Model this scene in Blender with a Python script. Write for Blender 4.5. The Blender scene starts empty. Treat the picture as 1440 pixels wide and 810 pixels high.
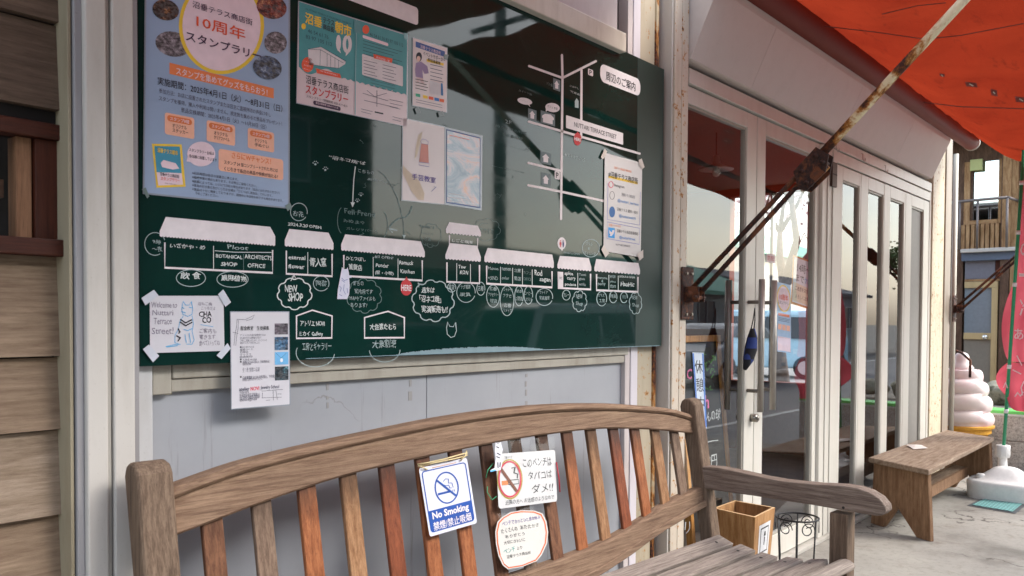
import bpy, bmesh, math, random
from math import *
from mathutils import Vector, Matrix
random.seed(7)
S = bpy.context.scene
C = S.collection
# ------------------------------------------------------------------ camera
F, YP = 1200.0, 480.0                      # focal length and principal row in pixels of the 1440x810 picture (cropped photo)
YAW, PITCH, ROLL = radians(50.17), radians(1.45), radians(-.31)
CAMP = Vector((0, -1.93, 1.38))
def _rot(v):
    x, y, z = v
    y, z = y*cos(PITCH)+z*sin(PITCH), z*cos(PITCH)-y*sin(PITCH)
    x, y = x*cos(ROLL)-y*sin(ROLL), x*sin(ROLL)+y*cos(ROLL)
    return Vector((x, y, z))
_U, _N, _Z = _rot((cos(YAW), 0, sin(YAW))), _rot((-sin(YAW), 0, cos(YAW))), _rot((0, 1, 0))
cd = bpy.data.cameras.new('camera'); cam = bpy.data.objects.new('camera', cd); C.objects.link(cam)
cd.sensor_width = 36; cd.lens = F/1440*36; cd.shift_y = (YP-405)/1440; cd.clip_start = .05; cd.clip_end = 2000
m = Matrix(((_U.x, _U.y, -_U.z, 0), (_N.x, _N.y, -_N.z, 0), (_Z.x, _Z.y, -_Z.z, 0), (0, 0, 0, 1)))
m.translation = CAMP; cam.matrix_world = m; S.camera = cam
cd.dof.use_dof = True; cd.dof.focus_distance = 3.1; cd.dof.aperture_fstop = 8
# ------------------------------------------------------------------ light
w = bpy.data.worlds.new('World'); S.world = w; w.use_nodes = True
nt = w.node_tree; nt.nodes.clear()
sky = nt.nodes.new('ShaderNodeTexSky'); sky.sky_type = 'NISHITA'; sky.sun_disc = False
sky.sun_elevation = radians(42); sky.sun_rotation = radians(150); sky.air_density = 1.6; sky.dust_density = 2.2; sky.ozone_density = 1.0
hs = nt.nodes.new('ShaderNodeHueSaturation'); hs.inputs['Saturation'].default_value = .55; hs.inputs['Value'].default_value = 1.0
bgn = nt.nodes.new('ShaderNodeBackground'); bgn.inputs[1].default_value = .15
wo = nt.nodes.new('ShaderNodeOutputWorld')
nt.links.new(sky.outputs[0], hs.inputs['Color']); wm = nt.nodes.new('ShaderNodeMix'); wm.data_type = 'RGBA'; wm.blend_type = 'MULTIPLY'; wm.inputs[0].default_value = 1
tcw = nt.nodes.new('ShaderNodeTexCoord'); mpw = nt.nodes.new('ShaderNodeMapping'); mpw.inputs['Scale'].default_value = (1, 1, 2.6); nt.links.new(tcw.outputs['Generated'], mpw.inputs[0])
nzw = nt.nodes.new('ShaderNodeTexNoise'); nzw.inputs['Scale'].default_value = 3.2; nzw.inputs['Detail'].default_value = 7; nzw.inputs['Roughness'].default_value = .6; nt.links.new(mpw.outputs[0], nzw.inputs['Vector'])
rpw = nt.nodes.new('ShaderNodeValToRGB'); rpw.color_ramp.elements[0].position = .35; rpw.color_ramp.elements[0].color = (.84, .88, .95, 1); rpw.color_ramp.elements[1].position = .68; rpw.color_ramp.elements[1].color = (1.04, 1.03, 1.03, 1)
nt.links.new(nzw.outputs['Fac'], rpw.inputs[0]); nt.links.new(hs.outputs[0], wm.inputs[6]); nt.links.new(rpw.outputs[0], wm.inputs[7]); nt.links.new(wm.outputs[2], bgn.inputs[0]); nt.links.new(bgn.outputs[0], wo.inputs[0])   # uneven overcast cloud
sd = bpy.data.lights.new('sun', 'SUN'); sd.energy = .7; sd.angle = radians(25); sd.color = (1, .96, .9)
so = bpy.data.objects.new('sun', sd); C.objects.link(so)
_el, _az = radians(42), radians(150)        # az clockwise from +Y
_d = Vector((sin(_az)*cos(_el), cos(_az)*cos(_el), sin(_el)))
so.rotation_euler = _d.to_track_quat('Z', 'Y').to_euler()
S.view_settings.view_transform = 'Standard'; S.view_settings.look = 'None'; S.view_settings.gamma = 1
S.view_settings.exposure = 1.95
# ------------------------------------------------------------------ pixel -> place helpers (points on real planes)
def ray(px, py):
    c = Vector(((px-720)/F, -(py-YP)/F, 1)); return Vector((_U.dot(c), _N.dot(c), _Z.dot(c)))
def W(px, py, y=0.):
    r = ray(px, py); return CAMP+r*((y-CAMP.y)/r.y)
def G(px, py, z=0.):
    r = ray(px, py); return CAMP+r*((z-CAMP.z)/r.z)
def X(px, py, x):
    r = ray(px, py); return CAMP+r*((x-CAMP.x)/r.x)
def PW(off): return lambda px, py: W(px, py, -off)
BO = Vector((.93, -.225, 0)); BA = radians(-4)      # bench frame
BX = Vector((cos(BA), sin(BA), 0)); BY = Vector((-sin(BA), cos(BA), 0)); REC = .19
def b_loc(p): p = p-BO; return Vector((BX.dot(p), BY.dot(p), p.z))
def b_world(x, y, z): return BO+BX*x+BY*y+Vector((0, 0, z))
def PB(off):                                         # plane of the reclined bench back, off metres in front
    n = BY-Vector((0, 0, REC))
    def f(px, py):
        r = ray(px, py); t = (-off-REC*.47-(BY.dot(CAMP-BO)-REC*CAMP.z))/n.dot(r); return CAMP+r*t
    return f
def BXp(px, py, lx):                                 # plane local x = lx of the bench, local coords
    r = ray(px, py); t = (lx-BX.dot(CAMP-BO))/BX.dot(r); return b_loc(CAMP+r*t)
# ------------------------------------------------------------------ materials
def c(r, g=None, b=None):
    if g is None: r, g, b = r
    f = lambda v: (v/255/12.92) if v/255 <= .04045 else ((v/255+.055)/1.055)**2.4
    return (f(r), f(g), f(b), 1)
MC = {}
def nodes(name):
    m = bpy.data.materials.new(name); m.use_nodes = True; n = m.node_tree
    return m, n, n.nodes['Principled BSDF'], n.nodes['Material Output']
def N(n, t, **k):
    o = n.nodes.new(t)
    for a, v in k.items():
        if a.startswith('i_'):
            key = a[2:]; key = int(key) if key.isdigit() else key.replace('_', ' ')
            o.inputs[key].default_value = v
        else: setattr(o, a, v)
    return o
def coords(n, scale, rnd=True, kind='Object'):
    tc = N(n, 'ShaderNodeTexCoord'); mp = N(n, 'ShaderNodeMapping'); mp.inputs['Scale'].default_value = scale
    if rnd:
        oi = N(n, 'ShaderNodeObjectInfo'); vm = N(n, 'ShaderNodeVectorMath', operation='MULTIPLY_ADD')
        n.links.new(oi.outputs['Random'], vm.inputs[0]); vm.inputs[1].default_value = (7, 13, 5); n.links.new(tc.outputs[kind], vm.inputs[2])
        n.links.new(vm.outputs[0], mp.inputs['Vector'])
    else: n.links.new(tc.outputs[kind], mp.inputs['Vector'])
    return mp.outputs[0]
def noise(n, vec, scale=5, detail=6, rough=.6, dist=0):
    o = N(n, 'ShaderNodeTexNoise'); o.inputs['Scale'].default_value = scale; o.inputs['Detail'].default_value = detail
    o.inputs['Roughness'].default_value = rough; o.inputs['Distortion'].default_value = dist; n.links.new(vec, o.inputs['Vector']); return o.outputs['Fac']
def ramp(n, fac, stops):
    r = N(n, 'ShaderNodeValToRGB'); e = r.color_ramp.elements
    while len(e) < len(stops): e.new(.5)
    for el, (p, col) in zip(e, stops): el.position = p; el.color = col
    n.links.new(fac, r.inputs[0]); return r.outputs[0]
def mixc(n, fac, a, b, mode='MIX'):
    x = N(n, 'ShaderNodeMix', data_type='RGBA', blend_type=mode)
    if isinstance(fac, (int, float)): x.inputs[0].default_value = fac
    else: n.links.new(fac, x.inputs[0])
    for i, v in ((6, a), (7, b)):
        if isinstance(v, tuple): x.inputs[i].default_value = v
        else: n.links.new(v, x.inputs[i])
    return x.outputs[2]
def bump(n, fac, p, strength=.3, dist=.01):
    b = N(n, 'ShaderNodeBump'); b.inputs['Strength'].default_value = strength; b.inputs['Distance'].default_value = dist
    n.links.new(fac, b.inputs['Height']); n.links.new(b.outputs[0], p.inputs['Normal'])
K0, K1 = (0, 0, 0, 1), (1, 1, 1, 1)
def flat(rgb, rough=.6, metal=0, name=None, spec=.5):
    key = ('flat', tuple(rgb), rough, metal)
    if key in MC: return MC[key]
    m, n, p, o = nodes(name or 'surface'); p.inputs['Roughness'].default_value = rough; p.inputs['Metallic'].default_value = metal
    p.inputs['Specular IOR Level'].default_value = spec
    v = noise(n, coords(n, (1, 1, 1)), 30, 3)
    col = ramp(n, v, [(.3, tuple(x*.93 for x in c(rgb)[:3])+(1,)), (.7, tuple(min(1, x*1.05) for x in c(rgb)[:3])+(1,))])
    n.links.new(col, p.inputs['Base Color']); MC[key] = m; return m
def paint(rgb, rough=.45, dirt=.25, rust=0., name='painted_metal', streak=True):
    key = ('paint', tuple(rgb), rough, dirt, rust)
    if key in MC: return MC[key]
    m, n, p, o = nodes(name); base = c(rgb)
    v = noise(n, coords(n, (3, 3, .6) if streak else (3, 3, 3)), 4, 8, .65)
    dk = (base[0]*.62, base[1]*.58, base[2]*.52, 1)
    f = ramp(n, v, [(.48, K0), (.75, (dirt*2, dirt*2, dirt*2, 1))])
    col = mixc(n, f, base, dk)
    sp = noise(n, coords(n, (1, 1, 1)), 160, 2)
    col = mixc(n, ramp(n, sp, [(.68, K0), (.72, (.35, .35, .35, 1))]), col, dk)
    if rust:
        r = noise(n, coords(n, (1, 1, .8)), 38, 6, .7); r2 = noise(n, coords(n, (1, 1, 1)), 5, 3)
        th = .70-.16*rust
        mm = N(n, 'ShaderNodeMath', operation='MULTIPLY_ADD'); n.links.new(r2, mm.inputs[0]); mm.inputs[1].default_value = .25; mm.inputs[2].default_value = -.125
        ad = N(n, 'ShaderNodeMath', operation='ADD'); n.links.new(mm.outputs[0], ad.inputs[0]); n.links.new(r, ad.inputs[1])
        halo = ramp(n, ad.outputs[0], [(th-.05, K0), (th+.01, K1)])
        core = ramp(n, ad.outputs[0], [(th+.01, K0), (th+.06, K1)])
        col = mixc(n, halo, col, c(176, 120, 52)); col = mixc(n, core, col, c(74, 34, 16))
        rr = ramp(n, halo, [(0, (rough,)*3+(1,)), (1, (.9, .9, .9, 1))]); n.links.new(rr, p.inputs['Roughness'])
    else: p.inputs['Roughness'].default_value = rough
    n.links.new(col, p.inputs['Base Color']); bump(n, v, p, .08, .004); MC[key] = m; return m
def wood(ca, cb, cdk, axis=0, rough=.8, fine=70, weather=.5, name='weathered_wood', bs=.5):
    key = ('wood', ca, cb, cdk, axis, fine, weather)
    if key in MC: return MC[key]
    m, n, p, o = nodes(name); sc = [fine]*3; sc[axis] = 3.4
    v = coords(n, tuple(sc)); g = noise(n, v, 1.6, 9, .74, .25)
    sc2 = [9]*3; sc2[axis] = 1.1
    big = noise(n, coords(n, tuple(sc2)), 1.5, 5, .6, .8)
    col = ramp(n, g, [(.22, c(cdk)), (.42, c(ca)), (.62, c(cb)), (.84, tuple(min(1, x*1.25) for x in c(cb)[:3])+(1,))])
    f = ramp(n, big, [(.4, K0), (.68, (weather, weather, weather, 1))])
    col = mixc(n, f, col, mixc(n, .5, col, c(cdk)))
    sc3 = [260]*3; sc3[axis] = 14
    fib = noise(n, coords(n, tuple(sc3)), 1, 4, .85)
    col = mixc(n, ramp(n, fib, [(.56, K0), (.68, (.55, .55, .55, 1))]), col, c(cdk))
    n.links.new(col, p.inputs['Base Color']); p.inputs['Roughness'].default_value = rough; p.inputs['Specular IOR Level'].default_value = .25
    ad = N(n, 'ShaderNodeMath', operation='ADD'); n.links.new(g, ad.inputs[0]); n.links.new(fib, ad.inputs[1])
    bump(n, ad.outputs[0], p, bs, .004); MC[key] = m; return m
def rusty(paintc=(214, 198, 160), amt=.5, axis=None, name='rusty_metal', grad=0, sc=(1, 1, 1), dark=0):
    key = ('rusty', paintc, amt, grad, sc)
    if key in MC: return MC[key]
    m, n, p, o = nodes(name)
    a = noise(n, coords(n, sc, rnd=False), 9, 8, .68, .3); b = noise(n, coords(n, (1, 1, 1), rnd=False), 70, 5, .7)
    if grad:                                    # rust spreads from the elbow joint (low y end) and thins along the tube
        tc = N(n, 'ShaderNodeTexCoord'); sx = N(n, 'ShaderNodeSeparateXYZ'); n.links.new(tc.outputs['Object'], sx.inputs[0]); mr = N(n, 'ShaderNodeMapRange'); n.links.new(sx.outputs[1], mr.inputs[0])
        mr.inputs[1].default_value = -1.5; mr.inputs[2].default_value = -.55; mr.inputs[3].default_value = -.13; mr.inputs[4].default_value = .16; ad = N(n, 'ShaderNodeMath', operation='ADD'); n.links.new(a, ad.inputs[0]); n.links.new(mr.outputs[0], ad.inputs[1]); a = ad.outputs[0]
    t = .62-.32*amt
    col = mixc(n, ramp(n, a, [(t-.07, K0), (t, K1)]), c(paintc), c(112, 62, 30) if dark else c(178, 116, 44))
    col = mixc(n, ramp(n, a, [(t-.01, K0), (t+.05, K1)]), col, ramp(n, b, [(.35, c(26, 14, 11)), (.55, c(56, 28, 19)), (.75, c(112, 58, 30))] if dark else [(.35, c(34, 18, 12)), (.5, c(72, 36, 20)), (.7, c(138, 74, 32))]))
    if grad: pass
    n.links.new(col, p.inputs['Base Color']); p.inputs['Roughness'].default_value = .75; p.inputs['Metallic'].default_value = .0
    bump(n, b, p, .7, .004); MC[key] = m; return m
def glass(name='window_glass', tint=(1, 1, 1, 1), ior=1.5, rough=0., boost=0.):
    key = ('glass', name)
    if key in MC: return MC[key]
    m, n, p, o = nodes(name); n.nodes.remove(p)
    t = N(n, 'ShaderNodeBsdfTransparent'); t.inputs[0].default_value = tint
    g = N(n, 'ShaderNodeBsdfGlossy'); g.inputs['Roughness'].default_value = rough
    lw_ = N(n, 'ShaderNodeLayerWeight'); lw_.inputs[0].default_value = .5      # Schlick from the facing angle, same from both sides
    pw = N(n, 'ShaderNodeMath', operation='POWER'); n.links.new(lw_.outputs['Facing'], pw.inputs[0]); pw.inputs[1].default_value = 5
    r0 = 2*((ior-1)/(ior+1))**2
    ad = N(n, 'ShaderNodeMath', operation='MULTIPLY_ADD', use_clamp=True); n.links.new(pw.outputs[0], ad.inputs[0]); ad.inputs[1].default_value = 1-r0; ad.inputs[2].default_value = r0+boost
    mx = N(n, 'ShaderNodeMixShader'); n.links.new(ad.outputs[0], mx.inputs[0]); n.links.new(t.outputs[0], mx.inputs[1]); n.links.new(g.outputs[0], mx.inputs[2])
    n.links.new(mx.outputs[0], o.inputs[0]); MC[key] = m; return m
def noisy(ca, cb, scale=8, rough=.9, name='mottled', cc=None, bs=.3, detail=8):
    key = ('noisy', ca, cb, scale, cc)
    if key in MC: return MC[key]
    m, n, p, o = nodes(name); v = noise(n, coords(n, (1, 1, 1), rnd=False), scale, detail, .65)
    st = [(.35, c(ca)), (.65, c(cb))]
    if cc: st = [(.30, c(ca)), (.5, c(cb)), (.64, c(cc))]
    n.links.new(ramp(n, v, st), p.inputs['Base Color']); p.inputs['Roughness'].default_value = rough
    bump(n, v, p, bs, .01); MC[key] = m; return m
# ------------------------------------------------------------------ mesh helpers
ORG = {}
def thing(name, label, cat, loc=(0, 0, 0), rot=0, group=None, local=False):
    o = bpy.data.objects.new(name, None); C.objects.link(o); o.empty_display_size = .05
    o.location = loc; o.rotation_euler = (0, 0, rot); o['label'] = label; o['category'] = cat
    if group: o['group'] = group
    ORG[o.name] = Vector((0, 0, 0)) if local else Vector(loc); return o
def mk(name, vs, fs, mat, parent=None, smooth=False, kind=None):
    org = ORG[parent.name] if parent else Vector((0, 0, 0))
    me = bpy.data.meshes.new(name); me.from_pydata([tuple(Vector(v)-org) for v in vs], [], fs)
    for mt in (mat if isinstance(mat, (list, tuple)) else [mat]): me.materials.append(mt)
    o = bpy.data.objects.new(name, me); C.objects.link(o)
    if parent: o.parent = parent
    ORG[o.name] = org
    if smooth:
        for p in me.polygons: p.use_smooth = True
    if kind: o['kind'] = kind
    me.validate(); return o
def tag(o, label, cat, group=None):
    o['label'] = label; o['category'] = cat
    if group: o['group'] = group
    return o
class MB:
    def __init__(s): s.v = []; s.f = []
    def add(s, vs, fs):
        b = len(s.v); s.v += [Vector(v) for v in vs]; s.f += [tuple(i+b for i in f) for f in fs]; return s
    def box(s, x0, x1, y0, y1, z0, z1, bev=0):
        if x0 > x1: x0, x1 = x1, x0
        if y0 > y1: y0, y1 = y1, y0
        if z0 > z1: z0, z1 = z1, z0
        bm = bmesh.new(); bmesh.ops.create_cube(bm, size=1)
        for v in bm.verts: v.co = Vector(((x0+x1)/2+v.co.x*(x1-x0), (y0+y1)/2+v.co.y*(y1-y0), (z0+z1)/2+v.co.z*(z1-z0)))
        if bev: bmesh.ops.bevel(bm, geom=bm.edges[:], offset=min(bev, .45*min(x1-x0, y1-y0, z1-z0)), segments=2, affect='EDGES', profile=.5)
        bm.verts.index_update(); s.add([v.co.copy() for v in bm.verts], [[v.index for v in f.verts] for f in bm.faces]); bm.free(); return s
    def prism(s, poly, a0, a1, fn):           # poly of (u,v); fn(u,v,a)->xyz
        n = len(poly); vs = [fn(u, v, a0) for u, v in poly]+[fn(u, v, a1) for u, v in poly]
        fs = [tuple(range(n)), tuple(range(2*n-1, n-1, -1))]+[(i, i+n, (i+1) % n+n, (i+1) % n) for i in range(n)]
        return s.add(vs, fs)
    def tube(s, pts, r, seg=10, cap=True, radii=None):
        pts = [Vector(p) for p in pts]; rings = []; up = None
        for i, p in enumerate(pts):
            d = (pts[min(i+1, len(pts)-1)]-pts[max(i-1, 0)]).normalized()
            if up is None: up = Vector((0, 0, 1)) if abs(d.z) < .9 else Vector((1, 0, 0))
            a = d.cross(up).normalized(); b = a.cross(d).normalized(); up = b
            rr = radii[i] if radii else r
            rings.append([p+a*rr*cos(2*pi*k/seg)+b*rr*sin(2*pi*k/seg) for k in range(seg)])
        vs = [v for q in rings for v in q]; fs = []
        for i in range(len(pts)-1):
            for k in range(seg): fs.append((i*seg+k, i*seg+(k+1) % seg, (i+1)*seg+(k+1) % seg, (i+1)*seg+k))
        if cap: fs += [tuple(range(seg))[::-1], tuple((len(pts)-1)*seg+k for k in range(seg))]
        return s.add(vs, fs)
    def lathe(s, prof, cx, cy, seg=24):       # prof (r,z)
        vs = [(cx+r*cos(2*pi*k/seg), cy+r*sin(2*pi*k/seg), z) for r, z in prof for k in range(seg)]; fs = []
        for i in range(len(prof)-1):
            for k in range(seg): fs.append((i*seg+k, i*seg+(k+1) % seg, (i+1)*seg+(k+1) % seg, (i+1)*seg+k))
        return s.add(vs, fs)
    def build(s, name, mat, parent=None, smooth=False, kind=None):
        o = mk(name, s.v, s.f, mat, parent, smooth, kind)
        return o
def box(name, mat, parent, x0, x1, y0, y1, z0, z1, bev=.002, kind=None):
    return MB().box(x0, x1, y0, y1, z0, z1, bev).build(name, mat, parent, kind=kind)
def fixn(o):
    bm = bmesh.new(); bm.from_mesh(o.data); bmesh.ops.recalc_face_normals(bm, faces=bm.faces); bm.to_mesh(o.data); bm.free(); return o
# ---- flat print on a plane, from outlines
TX = {}
def textmesh(body, bold):
    if (body, bold) in TX: return TX[(body, bold)]
    cu = bpy.data.curves.new('t', 'FONT'); cu.body = body; cu.resolution_u = 2; cu.size = 1; cu.offset = bold
    ob = bpy.data.objects.new('t', cu); C.objects.link(ob); dg = bpy.context.evaluated_depsgraph_get(); dg.update()
    me = bpy.data.meshes.new_from_object(ob.evaluated_get(dg)); vs = [v.co.copy() for v in me.vertices]; fs = [tuple(p.vertices) for p in me.polygons]
    bpy.data.objects.remove(ob); bpy.data.curves.remove(cu); bpy.data.meshes.remove(me)
    if not vs: TX[(body, bold)] = None; return None
    x0 = min(v.x for v in vs); x1 = max(v.x for v in vs); y0 = min(v.y for v in vs); y1 = max(v.y for v in vs)
    TX[(body, bold)] = ([((v.x-x0)/(x1-x0), (v.y-y0)/(y1-y0)) for v in vs], fs); return TX[(body, bold)]
def quad(P, q):                                # q = (TL, BR) or (TL, TR, BR, BL) in pixels -> bilinear map u,v(up)
    if q[0] == 'h':
        _, x0, y0, x1, h = q; tl = P(x0, y0); bl = P(x0, y0+h); e = P(x1, y0+(x1-x0)*(462-y0)/(1721-x0)); tr = Vector((e.x, e.y, tl.z)); br = Vector((e.x, e.y, bl.z))
    elif len(q) == 2:
        a, b = P(*q[0]), P(*q[1])
        tl, br = a, b; tr = Vector((b.x, b.y, a.z)); bl = Vector((a.x, a.y, b.z))
    else: tl, tr, br, bl = [P(*k) for k in q]
    return lambda u, v: (bl*(1-u)+br*u)*(1-v)+(tl*(1-u)+tr*u)*v
def txt(parent, P, body, q, mat, bold=0., hand=0., name='lettering', lift=None):
    cj = bold > .004 and any(ord(ch) > 0x2e80 for ch in body)
    t = textmesh(body, 0. if cj else bold)
    if not t: return
    f = quad(P, q); vs = []; ph = random.uniform(0, 6)
    for u, v in t[0]:
        if hand:
            k = len(body)*2.1
            u2 = u+hand*.10/len(body)*sin(v*4+u*k+ph); v2 = v+hand*.05*sin(u*k*.8+ph)+hand*.03*sin(u*k*2.1+v*3)
        else: u2, v2 = u, v
        vs.append(f(u2, v2))
    if cj:                                          # heavier strokes: the same outlines printed again a hair to each side
        du = (f(1, .5)-f(0, .5)); dv = (f(.5, 1)-f(.5, 0)); nn_ = du.cross(dv).normalized(); k = bold*1.1*dv.length; du = du.normalized()*k; dv = dv.normalized()*k*.7; n0 = len(vs); fs = list(t[1]); base_ = list(vs)
        for i, o_ in enumerate((du, -du, dv, -dv)): vs += [p+o_+nn_*.00004*(i+1) for p in base_]; fs += [tuple(x+n0*(i+1) for x in fc) for fc in t[1]]
        return mk(name, vs, fs, mat, parent)
    return mk(name, vs, t[1], mat, parent)
def poly(parent, P, pts, mat, name='print', th=0):
    vs = [P(*p) for p in pts]; return mk(name, vs, [tuple(range(len(vs)))], mat, parent)
def qbox(parent, P, q, mat, name='print', r=0.):
    f = quad(P, q)
    if r:
        w_ = (f(1, .5)-f(0, .5)).length; h_ = (f(.5, 1)-f(.5, 0)).length; ru, rv = r*h_/w_, r; pts = []
        for cu, cv, a0 in ((1-ru, 1-rv, 0), (ru, 1-rv, 90), (ru, rv, 180), (1-ru, rv, 270)):
            for k in range(7): a = radians(a0+k*15); pts.append((cu+ru*cos(a), cv+rv*sin(a)))
    else: pts = [(0, 0), (1, 0), (1, 1), (0, 1)]
    return mk(name, [f(*p) for p in pts], [tuple(range(len(pts)))], mat, parent)
def ell(cx, cy, rx, ry, n=28, a0=0, a1=360, rot=0):
    o = []
    for k in range(n+(a1-a0 < 360)):
        a = radians(a0+(a1-a0)*k/n); x, y = rx*cos(a), ry*sin(a); o.append((cx+x*cos(rot)-y*sin(rot), cy+x*sin(rot)+y*cos(rot)))
    return o
def stroke(parent, P, pts, wd, mat, closed=False, name='drawn_line', into=None):
    n = len(pts); L = []; R = []
    for i in range(n):
        a = pts[i-1] if (i or closed) else pts[i]; b = pts[(i+1) % n] if (i < n-1 or closed) else pts[i]
        dx, dy = b[0]-a[0], b[1]-a[1]; l = hypot(dx, dy) or 1; k = wd/2
        if 0 < i < n-1 or closed:
            p0, p1 = pts[i-1], pts[(i+1) % n]; d1 = hypot(pts[i][0]-p0[0], pts[i][1]-p0[1]) or 1; d2 = hypot(p1[0]-pts[i][0], p1[1]-pts[i][1]) or 1
            cs = ((pts[i][0]-p0[0])*(p1[0]-pts[i][0])+(pts[i][1]-p0[1])*(p1[1]-pts[i][1]))/(d1*d2); k = wd/2/max(.5, sqrt(max(0, (1+cs)/2)))
        L.append((pts[i][0]-dy/l*k, pts[i][1]+dx/l*k)); R.append((pts[i][0]+dy/l*k, pts[i][1]-dx/l*k))
    vs = [P(*p) for p in L]+[P(*p) for p in R]; fs = [(i, (i+1) % n, (i+1) % n+n, i+n) for i in range(n if closed else n-1)]
    if into is not None: into.add(vs, fs); return
    return mk(name, vs, fs, mat, parent)
def cloud(cx, cy, rx, ry, bumps=9, ph=0.):
    o = []
    for k in range(bumps*6):
        a = 2*pi*k/(bumps*6); s = 1-.16*(1-abs(sin(a*bumps/2+ph)))**1.6; o.append((cx+rx*cos(a)*s, cy+ry*sin(a)*s))
    return o
#@@STRUCTURE
# ================================================================== STRUCTURE: ground
CREAM = paint((192, 187, 180), .4, .22, name='cream_painted_steel'); CREAM_D = paint((150, 144, 134), .5, .3)
CREAM_R = paint((196, 184, 168), .5, .3, rust=.45, name='cream_paint_with_rust')
BLACK = flat((14, 12, 12), .8); WHITE = flat((228, 226, 226), .5); DARKGAP = flat((22, 16, 14), .9)
def concrete():
    m, n, p, o = nodes('worn_concrete'); v = coords(n, (1, 1, 1), rnd=False)
    a = noise(n, v, 1.3, 9, .62); b = noise(n, v, 24, 6, .7)
    col = ramp(n, a, [(.3, c(96, 92, 84)), (.46, c(138, 134, 126)), (.72, c(158, 154, 144))])
    col = mixc(n, ramp(n, b, [(.3, (.5, .5, .5, 1)), (.5, K0)]), col, c(104, 98, 90))
    vo = N(n, 'ShaderNodeTexVoronoi', feature='DISTANCE_TO_EDGE'); vo.inputs['Scale'].default_value = .8
    dv = N(n, 'ShaderNodeTexNoise'); dv.inputs['Scale'].default_value = 3; dv.inputs['Detail'].default_value = 5; n.links.new(v, dv.inputs['Vector'])
    vm = N(n, 'ShaderNodeVectorMath', operation='MULTIPLY_ADD'); n.links.new(dv.outputs['Color'], vm.inputs[0]); vm.inputs[1].default_value = (.7, .7, .7); n.links.new(v, vm.inputs[2])
    n.links.new(vm.outputs[0], vo.inputs['Vector'])
    gate = noise(n, v, .9, 2)
    cr = ramp(n, vo.outputs['Distance'], [(.0, K1), (.010, K0)])
    cr2 = mixc(n, 1., cr, ramp(n, gate, [(.44, K0), (.50, K1)]), 'MULTIPLY')
    stn = noise(n, v, 3.4, 7, .7, .5); col = mixc(n, ramp(n, stn, [(.56, K0), (.70, (.55, .55, .55, 1))]), col, c(96, 84, 70))
    col = mixc(n, cr2, col, c(58, 50, 44))
    n.links.new(col, p.inputs['Base Color']); p.inputs['Roughness'].default_value = .85
    bump(n, b, p, .35, .006); return m
def sheet(name, x0, x1, y0, y1, z, mat):
    o = mk(name, [(x0, y0, z), (x1, y0, z), (x1, y1, z), (x0, y1, z)], [(0, 1, 2, 3)], mat); o['kind'] = 'structure'; return o
ASPH = noisy((112, 112, 112), (142, 141, 138), 30, .9, 'asphalt', bs=.4)
sheet('ground', -400, 400, -400, 400, -.14, noisy((104, 102, 96), (128, 124, 116), 3, .95, 'far_ground'))
pv = box('pavement', concrete(), None, -7, 9.25, -3.1, .02, -.13, 0, .01); pv['kind'] = 'structure'
kb = box('kerb', noisy((150, 148, 142), (178, 174, 166), 12, .9, 'kerb_stone'), None, -7, 9.25, -3.26, -3.104, -.13, .006, .012); kb['kind'] = 'structure'
sheet('road', -60, 60, -8.9, -3.27, -.136, ASPH)
sheet('edge_line', -60, 60, -3.62, -3.5, -.132, flat((214, 212, 206), .8)); sheet('road_edge_line', -60, 60, -8.6, -8.45, -.132, flat((214, 212, 206), .8))
sheet('side_lane', 9.26, 60, -3.27, 40, -.136, ASPH)
# ================================================================== left neighbour: wooden siding with a window
SID = [wood((120, 100, 82), (144, 124, 104), (86, 70, 56), 0, .85, 44, .35, 'brown_weathered_siding', .3), wood((130, 112, 94), (154, 136, 118), (96, 80, 66), 0, .85, 38, .3, 'greyed_siding', .3)]
SHSID = wood((88, 72, 60), (108, 90, 76), (62, 50, 42), 0, .85, 44, .4, 'shade_dark_siding', .3)  # darker siding copy for the top boards, awning shade put into the colour
nb = thing('wooden_house', 'brown weathered board wall with red-brown window frame at the left edge', 'house', (-1, .06, 0))
box('wall', flat((40, 32, 28)), nb, -4, .80, .075, 4.5, -.13, 3.3, .0)
joints = [-.1, .05, .2, .40, .58, .76, .941, 1.13, 1.291, 1.512]
for i in range(len(joints)-1):
    a, b = joints[i], joints[i+1]; t = .012
    o = MB().prism([(.075, a+.006), (.037, a+.004), (.052, b), (.075, b)], -4, .812, lambda u, v, x: (x, u, v)).build('siding_board', SID[(i*2+1) % 3 % 2], nb); fixn(o)
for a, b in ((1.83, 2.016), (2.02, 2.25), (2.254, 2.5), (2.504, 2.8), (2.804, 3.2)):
    o = MB().prism([(.075, a), (.03, a+.002), (.045, b), (.075, b)], -4, .812, lambda u, v, x: (x, u, v)).build('siding_board', SHSID, nb); fixn(o)
REDW = wood((58, 26, 16), (76, 36, 22), (36, 16, 12), 0, .5, 50, .4, 'red_brown_timber', .2); REDV = wood((62, 30, 20), (80, 40, 26), (40, 18, 14), 2, .5, 50, .4, 'red_brown_upright', .2)
wf = box('window_frame', REDW, nb, -1.2, .812, .03, .075, 1.766, 1.80, .003)
box('window_head_gap', DARKGAP, nb, -1.2, .812, .05, .075, 1.80, 1.83, 0)
box('window_sill', REDW, nb, -1.2, .812, .015, .075, 1.512, 1.549, .003)
box('stile', REDV, wf, .760, .812, .045, .075, 1.549, 1.766, .002)
box('stile', wood((120, 86, 62), (150, 112, 84), (88, 58, 40), 2, .6, 60, .3, 'pale_upright', .2), wf, .725, .757, .055, .10, 1.549, 1.766, .002)
box('rail', wood((96, 66, 50), (120, 84, 62), (70, 46, 34), 0, .6, 60, .3, 'inner_rail', .2), wf, -1.2, .725, .12, .15, 1.640, 1.680, .002)
mk('pane', [(-1.2, .066, 1.549), (.757, .066, 1.549), (.757, .066, 1.766), (-1.2, .066, 1.766)], [(0, 1, 2, 3)], glass('dark_window_glass', boost=.03), nb)
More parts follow.
